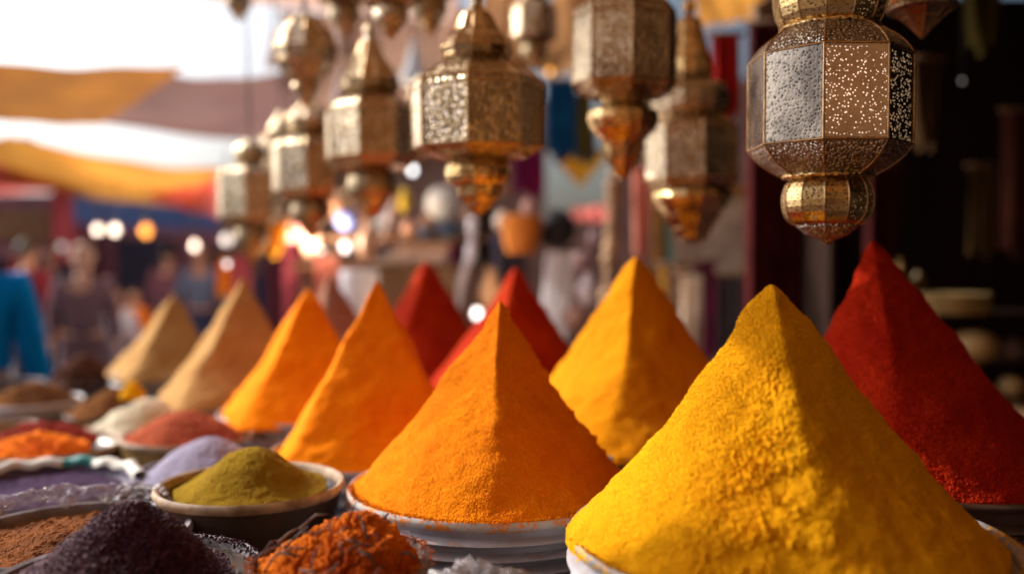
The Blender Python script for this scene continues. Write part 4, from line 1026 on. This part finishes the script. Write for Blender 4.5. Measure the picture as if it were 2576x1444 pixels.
# wares
for l, u, v, D, w_, h_, pf, m, nm, ct in [
    ('round white paper lamp hanging behind the wide middle lantern', 1115, 512, 5.0, 92, 84, BALL, cer('paper_white', (.72, .66, .60), None, .8), 'paper_lamp', 'lamp'),
    ('small yellow ball lamp left of the white paper one', 1018, 505, 4.8, 36, 60, BALL, cer('yellow_glaze', (.85, .45, .02)), 'ball_lamp', 'lamp'),
    ('blue round jar under the hazy brown lantern', 872, 552, 4.8, 58, 56, BALL, cer('blue_glaze', (.16, .20, .48)), 'glazed_jar', 'jar'),
    ('salmon clay vase beside the blue round jar', 850, 520, 4.9, 40, 66, VASE, cer('salmon_clay', (.62, .28, .14)), 'clay_vase', 'vase'),
    ('slender tan vase right of the blue round jar', 915, 528, 4.9, 34, 60, VASE, cer('tan_clay', (.62, .34, .2)), 'clay_vase', 'vase'),
    ('grey lilac jug beside the yellow ball lamp', 985, 540, 5.0, 40, 60, VASE, cer('lilac_glaze', (.42, .38, .46)), 'glazed_jug', 'jug'),
    ('round clay jar under the yellow ball lamp', 1030, 575, 4.8, 40, 42, BALL, cer('clay2', (.58, .30, .18)), 'clay_jar', 'jar'),
    ('blue dish under the white paper lamp', 1130, 578, 4.9, 64, 34, BASK, cer('blue_dish', (.08, .16, .26)), 'glazed_dish', 'dish'),
    ('small blue dish beside the round clay jar', 1075, 585, 4.9, 44, 26, BASK, cer('blue_dish2', (.05, .12, .22)), 'glazed_dish', 'dish'),
    ('tall tan vase left of the pale folded cloths', 925, 610, 4.6, 48, 100, VASE, cer('tan2', (.52, .30, .18)), 'clay_vase', 'vase'),
    ('peach clay vase left of the white lamps', 780, 600, 4.8, 50, 90, VASE, cer('peach', (.66, .36, .25)), 'clay_vase', 'vase'),
    ('pale clay jug near the dark post', 1180, 530, 5.0, 34, 70, VASE, cer('pale_clay', (.60, .42, .32)), 'clay_jug', 'jug'),
    ('white sack of goods behind the amber pyramids', 905, 745, 4.0, 96, 130, BASK, cer('white_sack', (.66, .62, .78), None, .9), 'goods_sack', 'sack'),
    ('orange woven basket in front of the dark-haired person', 1312, 590, 4.0, 108, 96, BASK, cer('d_orange_weave', (.55, .17, .01), (.3, .08, .01), .8), 'woven_basket', 'basket'),
    ('white ceramic jar on the orange basket', 1262, 555, 4.2, 42, 50, VASE, cer('white_glaze', (.70, .60, .52)), 'glazed_jar', 'jar'),
    ('tan clay jar low behind the red pyramid', 1235, 735, 4.2, 62, 110, VASE, cer('tan3', (.58, .32, .16)), 'clay_vase', 'vase'),
    ('pink clay pot among the wares right of the white-clad person', 1462, 660, 4.4, 56, 60, BALL, cer('pinkclay', (.48, .28, .26)), 'clay_pot', 'pot'),
    ('white enamel pot among the wares right of the white-clad person', 1478, 730, 4.3, 50, 90, VASE, cer('whitepot', (.62, .56, .60)), 'enamel_pot', 'pot'),
    ('brown clay pot low among the wares', 1450, 800, 4.2, 70, 70, BALL, cer('brownpot', (.30, .16, .13)), 'clay_pot', 'pot'),
    ('rosy clay pot lowest among the wares', 1500, 840, 4.2, 64, 80, BALL, cer('rosypot', (.42, .24, .22)), 'clay_pot', 'pot'),
    ('mauve clay pot between the garland and the pink one', 1498, 600, 4.5, 44, 60, VASE, cer('mauvepot', (.36, .22, .22)), 'clay_pot', 'pot'),
    ('pale round pot behind the ochre pyramid', 1440, 730, 4.4, 40, 60, VASE, cer('palepot', (.52, .36, .32)), 'clay_pot', 'pot'),
]:
    potlike(l, u, v, D, w_, h_, pf, m, nm, ct, lidm=M['rimc'] if nm in ('clay_vase', 'clay_jug') else None)

for l, u, v, D, w_, h_, pf, c_, nm, ct in [
    ('orange clay lamp hanging left of the blue round jar', 770, 560, 5.3, 44, 60, TAG, (.72, .30, .10), 'clay_lamp', 'lamp'),
    ('rosy clay lamp under the slim hazy lantern', 735, 590, 5.5, 40, 44, BALL, (.70, .26, .26), 'clay_lamp', 'lamp'),
    ('amber glass lamp under the hazy brown lantern', 905, 470, 5.4, 60, 40, BALL, (.62, .34, .20), 'glass_lamp', 'lamp'),
    ('peach clay lamp above the tall tan vase', 945, 495, 5.2, 34, 50, VASE, (.72, .42, .28), 'clay_lamp', 'lamp'),
    ('white glass lamp between the yellow ball lamp and the blue jar', 955, 560, 5.3, 30, 50, BALL, (.78, .70, .66), 'glass_lamp', 'lamp'),
    ('brown tagine pot above the round clay jar', 1075, 545, 5.3, 50, 50, TAG, (.45, .24, .14), 'tagine_pot', 'pot'),
    ('salmon pot low behind the dark red pyramid', 1000, 700, 4.6, 70, 60, BALL, (.72, .42, .34), 'clay_pot', 'pot'),
    ('royal blue bowl behind the smooth amber pyramid', 1100, 712, 4.5, 80, 40, BASK, (.08, .22, .55), 'glazed_bowl', 'bowl'),
    ('sky blue jar between the white sack and the dark red pyramid', 980, 745, 4.3, 50, 60, VASE, (.20, .30, .60), 'glazed_jar', 'jar'),
    ('pale lilac pot right of the white sack', 960, 700, 4.4, 60, 50, BALL, (.60, .55, .72), 'glazed_pot', 'pot'),
    ('peach pot at the foot of the dark post', 1225, 800, 4.3, 60, 70, BALL, (.74, .44, .30), 'clay_pot', 'pot'),
    ('orange pot beside the slanting bead string', 1268, 770, 4.4, 44, 56, VASE, (.75, .40, .20), 'clay_pot', 'pot'),
    ('ivory lamp high between the hazy brown and wide middle lanterns', 1040, 155, 4.6, 70, 110, TAG, (.80, .76, .78), 'glass_lamp', 'lamp'),
    ('copper lamp beside the ivory one', 1085, 215, 4.8, 60, 70, BALL, (.55, .30, .22), 'copper_lamp', 'lamp'),
    ('copper lamp left of the hazy onion-shaped lantern', 690, 120, 4.8, 50, 90, TAG, (.55, .42, .40), 'copper_lamp', 'lamp'),
    ('dusky copper lamp above the slim hazy lantern', 860, 215, 4.9, 60, 100, TAG, (.55, .40, .36), 'copper_lamp', 'lamp'),
    ('brown copper lamp right of the hazy onion-shaped lantern', 880, 90, 5.0, 80, 110, BALL, (.50, .34, .28), 'copper_lamp', 'lamp'),
    ('copper lamp near the top edge right of the hazy brown lantern', 1150, 60, 4.9, 60, 90, TAG, (.60, .36, .24), 'copper_lamp', 'lamp'),
    ('rust clay lamp at the left of the magenta cloth', 1258, 470, 4.9, 50, 50, BALL, (.50, .24, .12), 'clay_lamp', 'lamp'),
    ('pink clay lamp above the orange basket', 1330, 520, 4.7, 40, 46, VASE, (.62, .36, .32), 'clay_lamp', 'lamp')]:
    t_ = potlike(l, u, v, D, w_, h_, pf, cer(nm + '_glaze', c_, None, .4), nm, ct)
    if 'lamp' in nm: tube('cable', [(0, 0, h_ * D / F0), (0, 0, max(h_ * D / F0 + .1, 2.9 - t_.location.z))], .006, M['cord'], t_, 5)
# a counter that carries the wares in the middle
def counter(label, u0, u1, v, D, m, dp=.5, name='goods_counter'):
    a = P(u0, v, D); b = P(u1, v, D)
    t_ = thing(name, label, 'counter', ((a.x + b.x) / 2, D, 0), group='counters of the far stalls')
    wd = b.x - a.x
    box('top', (wd, dp, .04), M['woodm'], t_, (0, 0, a.z - .02)); box('front', (wd - .06, .03, a.z - .045), m, t_, (0, -dp / 2 + .04, (a.z - .045) / 2))
    for x in (-wd / 2 + .04, wd / 2 - .04): box('leg', (.05, .05, a.z - .045), M['wood'], t_, (x, dp / 2 - .05, (a.z - .045) / 2))
counter('brown counter carrying pots behind the red pyramids', 760, 1240, 662, 4.9, w2)
counter('dark counter low behind the ochre pyramid', 1380, 1620, 880, 4.3, w2)
# shelf for upper wares
def shelf(label, u0, u1, v, D, posts=True):
    a = P(u0, v, D); b = P(u1, v, D); wd = b.x - a.x
    t_ = thing('wooden_shelf', label, 'shelf', ((a.x + b.x) / 2, D, 0), group='wooden shelves in the market')
    box('board', (wd, .28, .025), M['woodm'], t_, (0, 0, a.z - .0125))
    for x in (-wd / 2, wd / 2):
        for y in (-.11, .11): box('upright', (.03, .03, a.z + .4), M['wood'], t_, (x, y, (a.z + .4) / 2))
shelf('shelf carrying the blue jar and clay vases', 800, 1230, 596, 5.0)
# pale folded cloths
cp = P(1040, 640, 4.3)
for k, (c, l) in enumerate([(K['cream'], 'lowest tan folded cloth of the pale stack'), (cloth_mat('fold_pink', (.78, .62, .58), (.74, .58, .5), .1), 'middle pink folded cloth of the pale stack'), (cloth_mat('fold_tan', (.74, .52, .36), (.66, .44, .3), .1), 'topmost tan folded cloth of the pale stack')]):
    o = box('folded_cloth', (.34 - .05 * k, .24, .034), c, None, (cp.x - .01 + .03 * k, 4.3, cp.z - .04 + k * .036), R(4 * k), .014); tag(o, l, 'cloth', 'pale folded cloths')
box_t = thing('display_crate', 'dark crate under the pale folded cloths', 'crate', (cp.x, 4.3, 0))
hh = cp.z - .058
for x in (-.2, .2):
    box('side', (.02, .3, hh), M['woodm'], box_t, (x, 0, hh / 2))
box('slats', (.38, .02, hh), M['woodm'], box_t, (0, -.14, hh / 2)); box('lid', (.44, .32, .02), M['woodm'], box_t, (0, 0, hh + .0))

# inside the dark stall on the right
counter('dark counter inside the stall on the right', 2230, 2900, 1030, 2.9, M['wood'], .5)
ck = P(2390, 745, 3.0)
shelfz = P(2390, 800, 3.0).z
t_ = thing('wooden_shelf', 'dark shelf inside the stall carrying brass bowls', 'shelf', (P(2480, 650, 3.3).x, 3.3, 0), group='wooden shelves in the market')
for zz_ in (P(2400, 790, 3.3).z, P(2400, 920, 3.3).z, P(2400, 1010, 3.3).z):
    box('board', (1.2, .3, .022), M['wood'], t_, (0, 0, zz_))
for x in (-.6, .6): box('upright', (.03, .3, 1.6), M['wood'], t_, (x, 0, .8))
cl = cer('dull_brass', (.55, .38, .17), (.26, .16, .07), .3)
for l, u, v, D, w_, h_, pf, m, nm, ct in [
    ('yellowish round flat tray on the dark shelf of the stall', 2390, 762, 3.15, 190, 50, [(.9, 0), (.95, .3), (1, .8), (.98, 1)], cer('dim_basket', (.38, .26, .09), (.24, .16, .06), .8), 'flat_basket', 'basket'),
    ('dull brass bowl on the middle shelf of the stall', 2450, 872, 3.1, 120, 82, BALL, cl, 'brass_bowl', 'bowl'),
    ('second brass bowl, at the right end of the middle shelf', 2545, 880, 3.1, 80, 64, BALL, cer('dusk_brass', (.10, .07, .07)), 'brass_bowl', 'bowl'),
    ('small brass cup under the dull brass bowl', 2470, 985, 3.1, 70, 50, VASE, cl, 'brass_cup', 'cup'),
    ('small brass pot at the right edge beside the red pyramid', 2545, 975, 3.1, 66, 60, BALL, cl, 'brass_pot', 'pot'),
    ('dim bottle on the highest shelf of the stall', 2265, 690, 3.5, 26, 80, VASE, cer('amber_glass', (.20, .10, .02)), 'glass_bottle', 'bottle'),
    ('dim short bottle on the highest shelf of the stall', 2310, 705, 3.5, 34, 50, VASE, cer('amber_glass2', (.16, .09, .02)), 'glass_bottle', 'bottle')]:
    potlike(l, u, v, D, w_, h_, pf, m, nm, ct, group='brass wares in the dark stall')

# an off-picture lantern that throws the soft shadow at the foot of the yellow pyramid
# ================================================================== PEOPLE
def skinmesh(name, nodes, edges, m, parent, root=0, sub=1):
    me = bpy.data.meshes.new(name); me.from_pydata([n[0] for n in nodes], edges, []); me.materials.append(m)
    o = bpy.data.objects.new(name, me); C.objects.link(o); o.parent = parent
    md = o.modifiers.new('skin', 'SKIN'); md.use_smooth_shade = True
    for i, n in enumerate(nodes):
        sv = me.skin_vertices[0].data[i]; r = n[1]
        sv.radius = r if isinstance(r, tuple) else (r, r)
        sv.use_root = (i == root)
    s = o.modifiers.new('sub', 'SUBSURF'); s.levels = sub; s.render_levels = sub + 1
    return o
def person(label, x, y, rz, h, skin, top, bottom, hairc, arms=((.12, .0), (.12, .0)), long=True, group='shoppers in the market street'):
    """arms: for right and left (swing out, forward) of the forearm"""
    k = h / 1.72
    t = thing('person', label, 'person', (x, y, 0), rz, group)
    nd, ed = [], []
    def a(p, r, par=None):
        nd.append((tuple(c * k for c in p), tuple(q * k for q in r) if isinstance(r, tuple) else r * k))
        if par is not None: ed.append((par, len(nd) - 1))
        return len(nd) - 1
    pel = a((0, 0, .93), (.14, .10)); sp = a((0, 0, 1.12), (.125, .09), pel); ch = a((0, 0, 1.32), (.15, .10), sp)
    nk = a((0, .0, 1.46), .05, ch); jaw = a((0, -.015, 1.535), (.062, .07), nk); hd = a((0, -.005, 1.60), (.074, .088), jaw); tp = a((0, .01, 1.67), (.066, .078), hd)
    nose = a((0, -.098, 1.585), .012, hd)
    for s in (-1, 1): a((s * .082, .01, 1.59), .014, hd)
    for s, (o_, f_) in zip((-1, 1), arms):
        sh = a((s * .17, 0, 1.39), .055, ch); el = a((s * (.20 + o_ * .3), .02 - f_ * .1, 1.12), .042, sh)
        wr = a((s * (.20 + o_), -.02 - f_, .90 + f_ * .6), .028, el); pm = a((s * (.205 + o_), -.035 - f_ * 1.2, .84 + f_ * .7), (.036, .02), wr)
        for q, (dx, ln) in enumerate(((-.024, .065), (-.008, .078), (.008, .074), (.024, .056))):
            f1 = a((s * (.205 + o_) + dx * .4, -.045 - f_ * 1.2 + dx, .80 + f_ * .7), .0085, pm); f2 = a((s * (.20 + o_) + dx * .4, -.055 - f_ * 1.25 + dx, .80 - ln + f_ * .75), .0075, f1)
        a((s * (.19 + o_), -.08 - f_ * 1.2, .815 + f_ * .7), .0095, pm)
        hp = a((s * .09, 0, .86), .085, pel); kn = a((s * .10, -.02, .48), .055, hp); an = a((s * .10, .02, .08), .038, kn); a((s * .11, -.12, .035), .034, an)
    skinmesh('body', nd, ed, skin, t, 0, 1)
    # garment
    nd, ed = [], []
    pel = a((0, 0, .95), (.17, .13)); sp = a((0, 0, 1.12), (.155, .118), pel); ch = a((0, 0, 1.32), (.175, .125), sp); a((0, 0, 1.43), (.085, .075), ch)
    for s, (o_, f_) in zip((-1, 1), arms):
        sh = a((s * .175, 0, 1.385), .078, ch); el = a((s * (.205 + o_ * .3), .02 - f_ * .1, 1.12), .064, sh); a((s * (.205 + o_), -.015 - f_ * .95, .92 + f_ * .55), .050, el)
    skinmesh('shirt' if not long else 'robe_top', nd, ed, top, t, 0, 1)
    V, Fs = [], []; n = 28; levels = [(.17, .98, 0), (.19, .8, 0), (.20, .5, 0), (.225, .2, 0), (.24, .08, 0)] if long else [(.165, .97, 0), (.17, .85, 0), (.16, .5, 0), (.15, .15, 0)]
    for r, z, _ in levels:
        for j in range(n):
            b = 2 * math.pi * j / n; f = 1 + .05 * math.sin(7 * b) * (1.1 - z)
            V.append((r * f * math.cos(b) * k, r * .75 * f * math.sin(b) * k, z * k))
    for i in range(len(levels) - 1):
        for j in range(n): Fs.append((i * n + j, (i + 1) * n + j, (i + 1) * n + (j + 1) % n, i * n + (j + 1) % n))
    mesh('robe_skirt' if long else 'trousers', V, [f[::-1] for f in Fs], bottom, t)
    # hair: cap around the back and top of the head
    V, Fs = [], []
    for i in range(9):
        pa = math.pi * .62 * i / 8
        for j in range(24):
            b = 2 * math.pi * j / 24; fr_ = math.sin(b) < -.3
            pa2 = pa * (.55 if fr_ else 1.0)
            V.append((.090 * math.sin(pa2) * math.cos(b) * k, (.012 + .103 * math.sin(pa2) * math.sin(b)) * k, (1.62 + .105 * math.cos(pa2)) * k))
    for i in range(8):
        for j in range(24): Fs.append((i * 24 + j, (i + 1) * 24 + j, (i + 1) * 24 + (j + 1) % 24, i * 24 + (j + 1) % 24))
    mesh('hair', V, Fs, hairc, t)
    return t
def fab(n, c): return cloth_mat(n, c, tuple(x * .8 for x in c), 0, 6)
skinm = plain('skin', (.45, .24, .15), (.40, .20, .13), .55, sc=8, bump=.05)
skinl = plain('light_skin', (.62, .38, .28), (.58, .33, .24), .55, sc=8, bump=.05)
hairm = plain('black_hair', (.015, .01, .01), (.03, .02, .015), .6, sc=60, bump=.3)
def at(u, D): return P(u, 650, D).x
person('person in a bright blue robe standing at the left edge with one arm down', at(-72, 3.7), 3.7, R(200), 1.66, skinm, fab('bright_blue', (.0, .22, .62)), fab('bright_blue_skirt', (.0, .18, .52)), hairm, ((.06, .02), (.06, .02)))
person('person in a grey mauve robe walking in the far street', at(208, 6.6), 6.6, R(20), 1.56, skinl, fab('grey_mauve', (.20, .13, .16)), fab('grey_mauve2', (.17, .11, .13)), plain('pale_cap', (.55, .38, .30), None, .8), ((.04, .05), (.04, .0)))
person('person in dark maroon behind the blue-robed one', at(70, 8.2), 8.2, R(160), 1.62, skinm, fab('dark_maroon', (.16, .02, .03)), fab('dark_navy', (.03, .03, .06)), hairm, long=False)
person('person in a pale blue shirt and blue trousers in the far street', at(292, 8.6), 8.6, R(30), 1.16, skinm, fab('pale_blue', (.50, .54, .70)), fab('mid_blue', (.10, .15, .28)), plain('child_hair', (.10, .06, .05), None, .8), long=False)
person('person in an orange top beside the pale blue shirt', at(338, 8.9), 8.9, R(-20), 1.16, skinm, fab('orange_top', (.75, .20, .02)), fab('mauve_trousers', (.18, .14, .2)), hairm, long=False)
person('person in slate blue far behind the tan pyramids', at(505, 9.5), 9.5, R(10), 1.62, skinm, fab('slate_blue', (.12, .16, .28)), fab('navy_trousers', (.04, .05, .12)), hairm, long=False)
person('person in plum far behind the smaller tan pyramid', at(425, 10.2), 10.2, R(170), 1.60, skinl, fab('plum_top', (.22, .10, .14)), fab('dark_plum', (.10, .05, .08)), hairm)
person('person in ink blue standing at the far building doorway', at(130, 10.5), 10.5, R(10), 1.62, skinm, fab('ink', (.04, .05, .10)), fab('ink2', (.03, .03, .06)), hairm)


drape('white robe hanging behind the red pyramid tip, right of the orange basket', 1375, 1445, 630, 860, 4.2, K['white'], name='hanging_robe', cat='robe', folds=3, seed=4, lean=-.04)
potlike('black round bag hanging above the white robe', 1395, 575, 4.15, 110, 100, BALL, cer('d_black_bag', (.02, .015, .015), None, .8), 'hanging_bag', 'bag', group='bags hanging in the market')
drape('salmon red robe hanging behind the larger tan pyramid', 575, 632, 640, 860, 5.4, K['rose'], name='hanging_robe', cat='robe', folds=3, seed=9)
drape('orange scarf hanging beside the salmon red robe', 545, 580, 650, 740, 5.2, K['tang'], name='hanging_scarf', cat='scarf', folds=2, seed=9)
drape('dusty pink cloth hanging left of the white sack', 790, 850, 640, 820, 4.6, K['pink'], folds=3, seed=9)
drape('plum coloured cloth hanging above the dark red pyramid', 1130, 1168, 610, 760, 4.8, cloth_mat('plum2', (.30, .06, .14), (.2, .04, .1), .2), folds=2, seed=9)
drape('brick red cloth hanging beside the first building door', 20, 75, 640, 860, 9.0, K['maroon'], folds=2, seed=2)
drape('rose banner hanging in front of the maroon building', 128, 182, 470, 660, 10.5, K['rose'], name='cloth_banner', cat='banner', folds=2, seed=2)
def small_lantern(label, u, v0, D, s, keys=('dark', 'emb', 'dark', 'gold')):
    f = lambda pr: [(v0 + a * s, b * s) for a, b in pr]
    lantern(label, u, D, [('dome', 12, keys[0], f([(0, 5), (20, 16), (60, 40), (80, 50), (94, 36)]), False),
        ('body', 8, keys[1], f([(94, 40), (112, 76), (124, 82), (220, 82), (236, 66), (244, 36)]), True),
        ('lower_globe', 16, keys[2], [(v0 + a * s, b * s) for a, b in globe(242, 296, 48, 8, .8, .7)], False),
        ('drop', 8, keys[3], f([(294, 30), (315, 20), (338, 3)]), True)], v0, R(5 + u % 20))
small_lantern('hazy lantern between the slim one and the onion-shaped one, cut by the top edge', 872, -190, 3.0, .85)
small_lantern('lantern behind the wide middle one, to its left', 1062, 190, 3.5, .62)
small_lantern('lantern far behind, right of the wide middle one', 1345, -60, 3.3, .70)
small_lantern('tiny hazy lantern tip near the top edge at the left', 604, -180, 4.0, .70)
small_lantern('small lantern behind the slim and the leftmost ones', 705, 280, 3.9, .62)
small_lantern('small lantern low behind the hazy brown one', 870, 330, 3.8, .60, ('gold', 'dark', 'emb', 'gold'))
bowl('small grey dish between the brick red mound and the smooth amber pyramid', 665, 1105, 2.02, .06, M['rimg'], M['rimg'], group=GB)
bowl('small clay dish in front of the white plate', 20, 1075, 2.35, .07, M['clay'], M['rimc'], group=GB)
bowl('dark clay bowl behind the white plate at the left edge', 20, 965, 3.0, .11, M['clayd'], M['rimg'], group=GB)

def grains(label, c, r, a0, a1, z, m, n, seed, spread=.006, size=.0012):
    rnd = random.Random(seed); V, Fs = [], []
    for k in range(n):
        a = R(rnd.uniform(a0, a1)); q = r + rnd.gauss(0, spread); g = size * rnd.uniform(.5, 1.5)
        p = Vector((q * math.cos(a), q * math.sin(a), 0)); o = len(V)
        V += [p + Vector(d) * g for d in ((1, 0, .2), (-.5, .87, 0), (-.5, -.87, .1), (0, 0, 1), (0, .1, -.8))]
        Fs += [(o, o + 1, o + 3), (o + 1, o + 2, o + 3), (o + 2, o, o + 3), (o + 1, o, o + 4), (o + 2, o + 1, o + 4), (o, o + 2, o + 4)]
    o = mesh('spilled_powder', V, Fs, m, loc=(c.x, c.y, z)); tag(o, label, 'powder', kind='stuff')
pc = P(1240, 1215, 1.42); grains('loose orange powder grains spilled along the rim of the pale corrugated tub', pc, .221, -175, -20, pc.z + .003, M['orange'], 700, 1, .0035)
pc = P(1975, 1340, 1.05); grains('loose yellow powder grains spilled along the rim of the big front tub', pc, .247, -185, -5, pc.z + .003, M['yellow'], 700, 2, .0035)
pc = P(325, 1455, 1.0); grains('purple black seeds scattered over the rim of the stone grey bowl', pc, .137, -30, 90, pc.z + .007, M['seed'], 420, 3, .006, .0017)
pc = P(855, 1418, 1.0); grains('rust orange crumbs scattered around the rough wooden bowl', pc, .098, -180, 60, pc.z + .008, M['crumb'], 260, 4, .005, .0016)

sheet('street_awning', 'dusty brown canvas awning behind the hazy lanterns left of the middle', 'awning', PS((700, 30, 6.6), (1330, 20, 6.0), (1330, 300, 9), (800, 310, 9)), cloth_mat('dusty_brown_canvas', (.42, .25, .17), (.30, .17, .12), .45, 1.6), .04, folds=.01, ff=9, seed=8, group='canvas awnings over the street')
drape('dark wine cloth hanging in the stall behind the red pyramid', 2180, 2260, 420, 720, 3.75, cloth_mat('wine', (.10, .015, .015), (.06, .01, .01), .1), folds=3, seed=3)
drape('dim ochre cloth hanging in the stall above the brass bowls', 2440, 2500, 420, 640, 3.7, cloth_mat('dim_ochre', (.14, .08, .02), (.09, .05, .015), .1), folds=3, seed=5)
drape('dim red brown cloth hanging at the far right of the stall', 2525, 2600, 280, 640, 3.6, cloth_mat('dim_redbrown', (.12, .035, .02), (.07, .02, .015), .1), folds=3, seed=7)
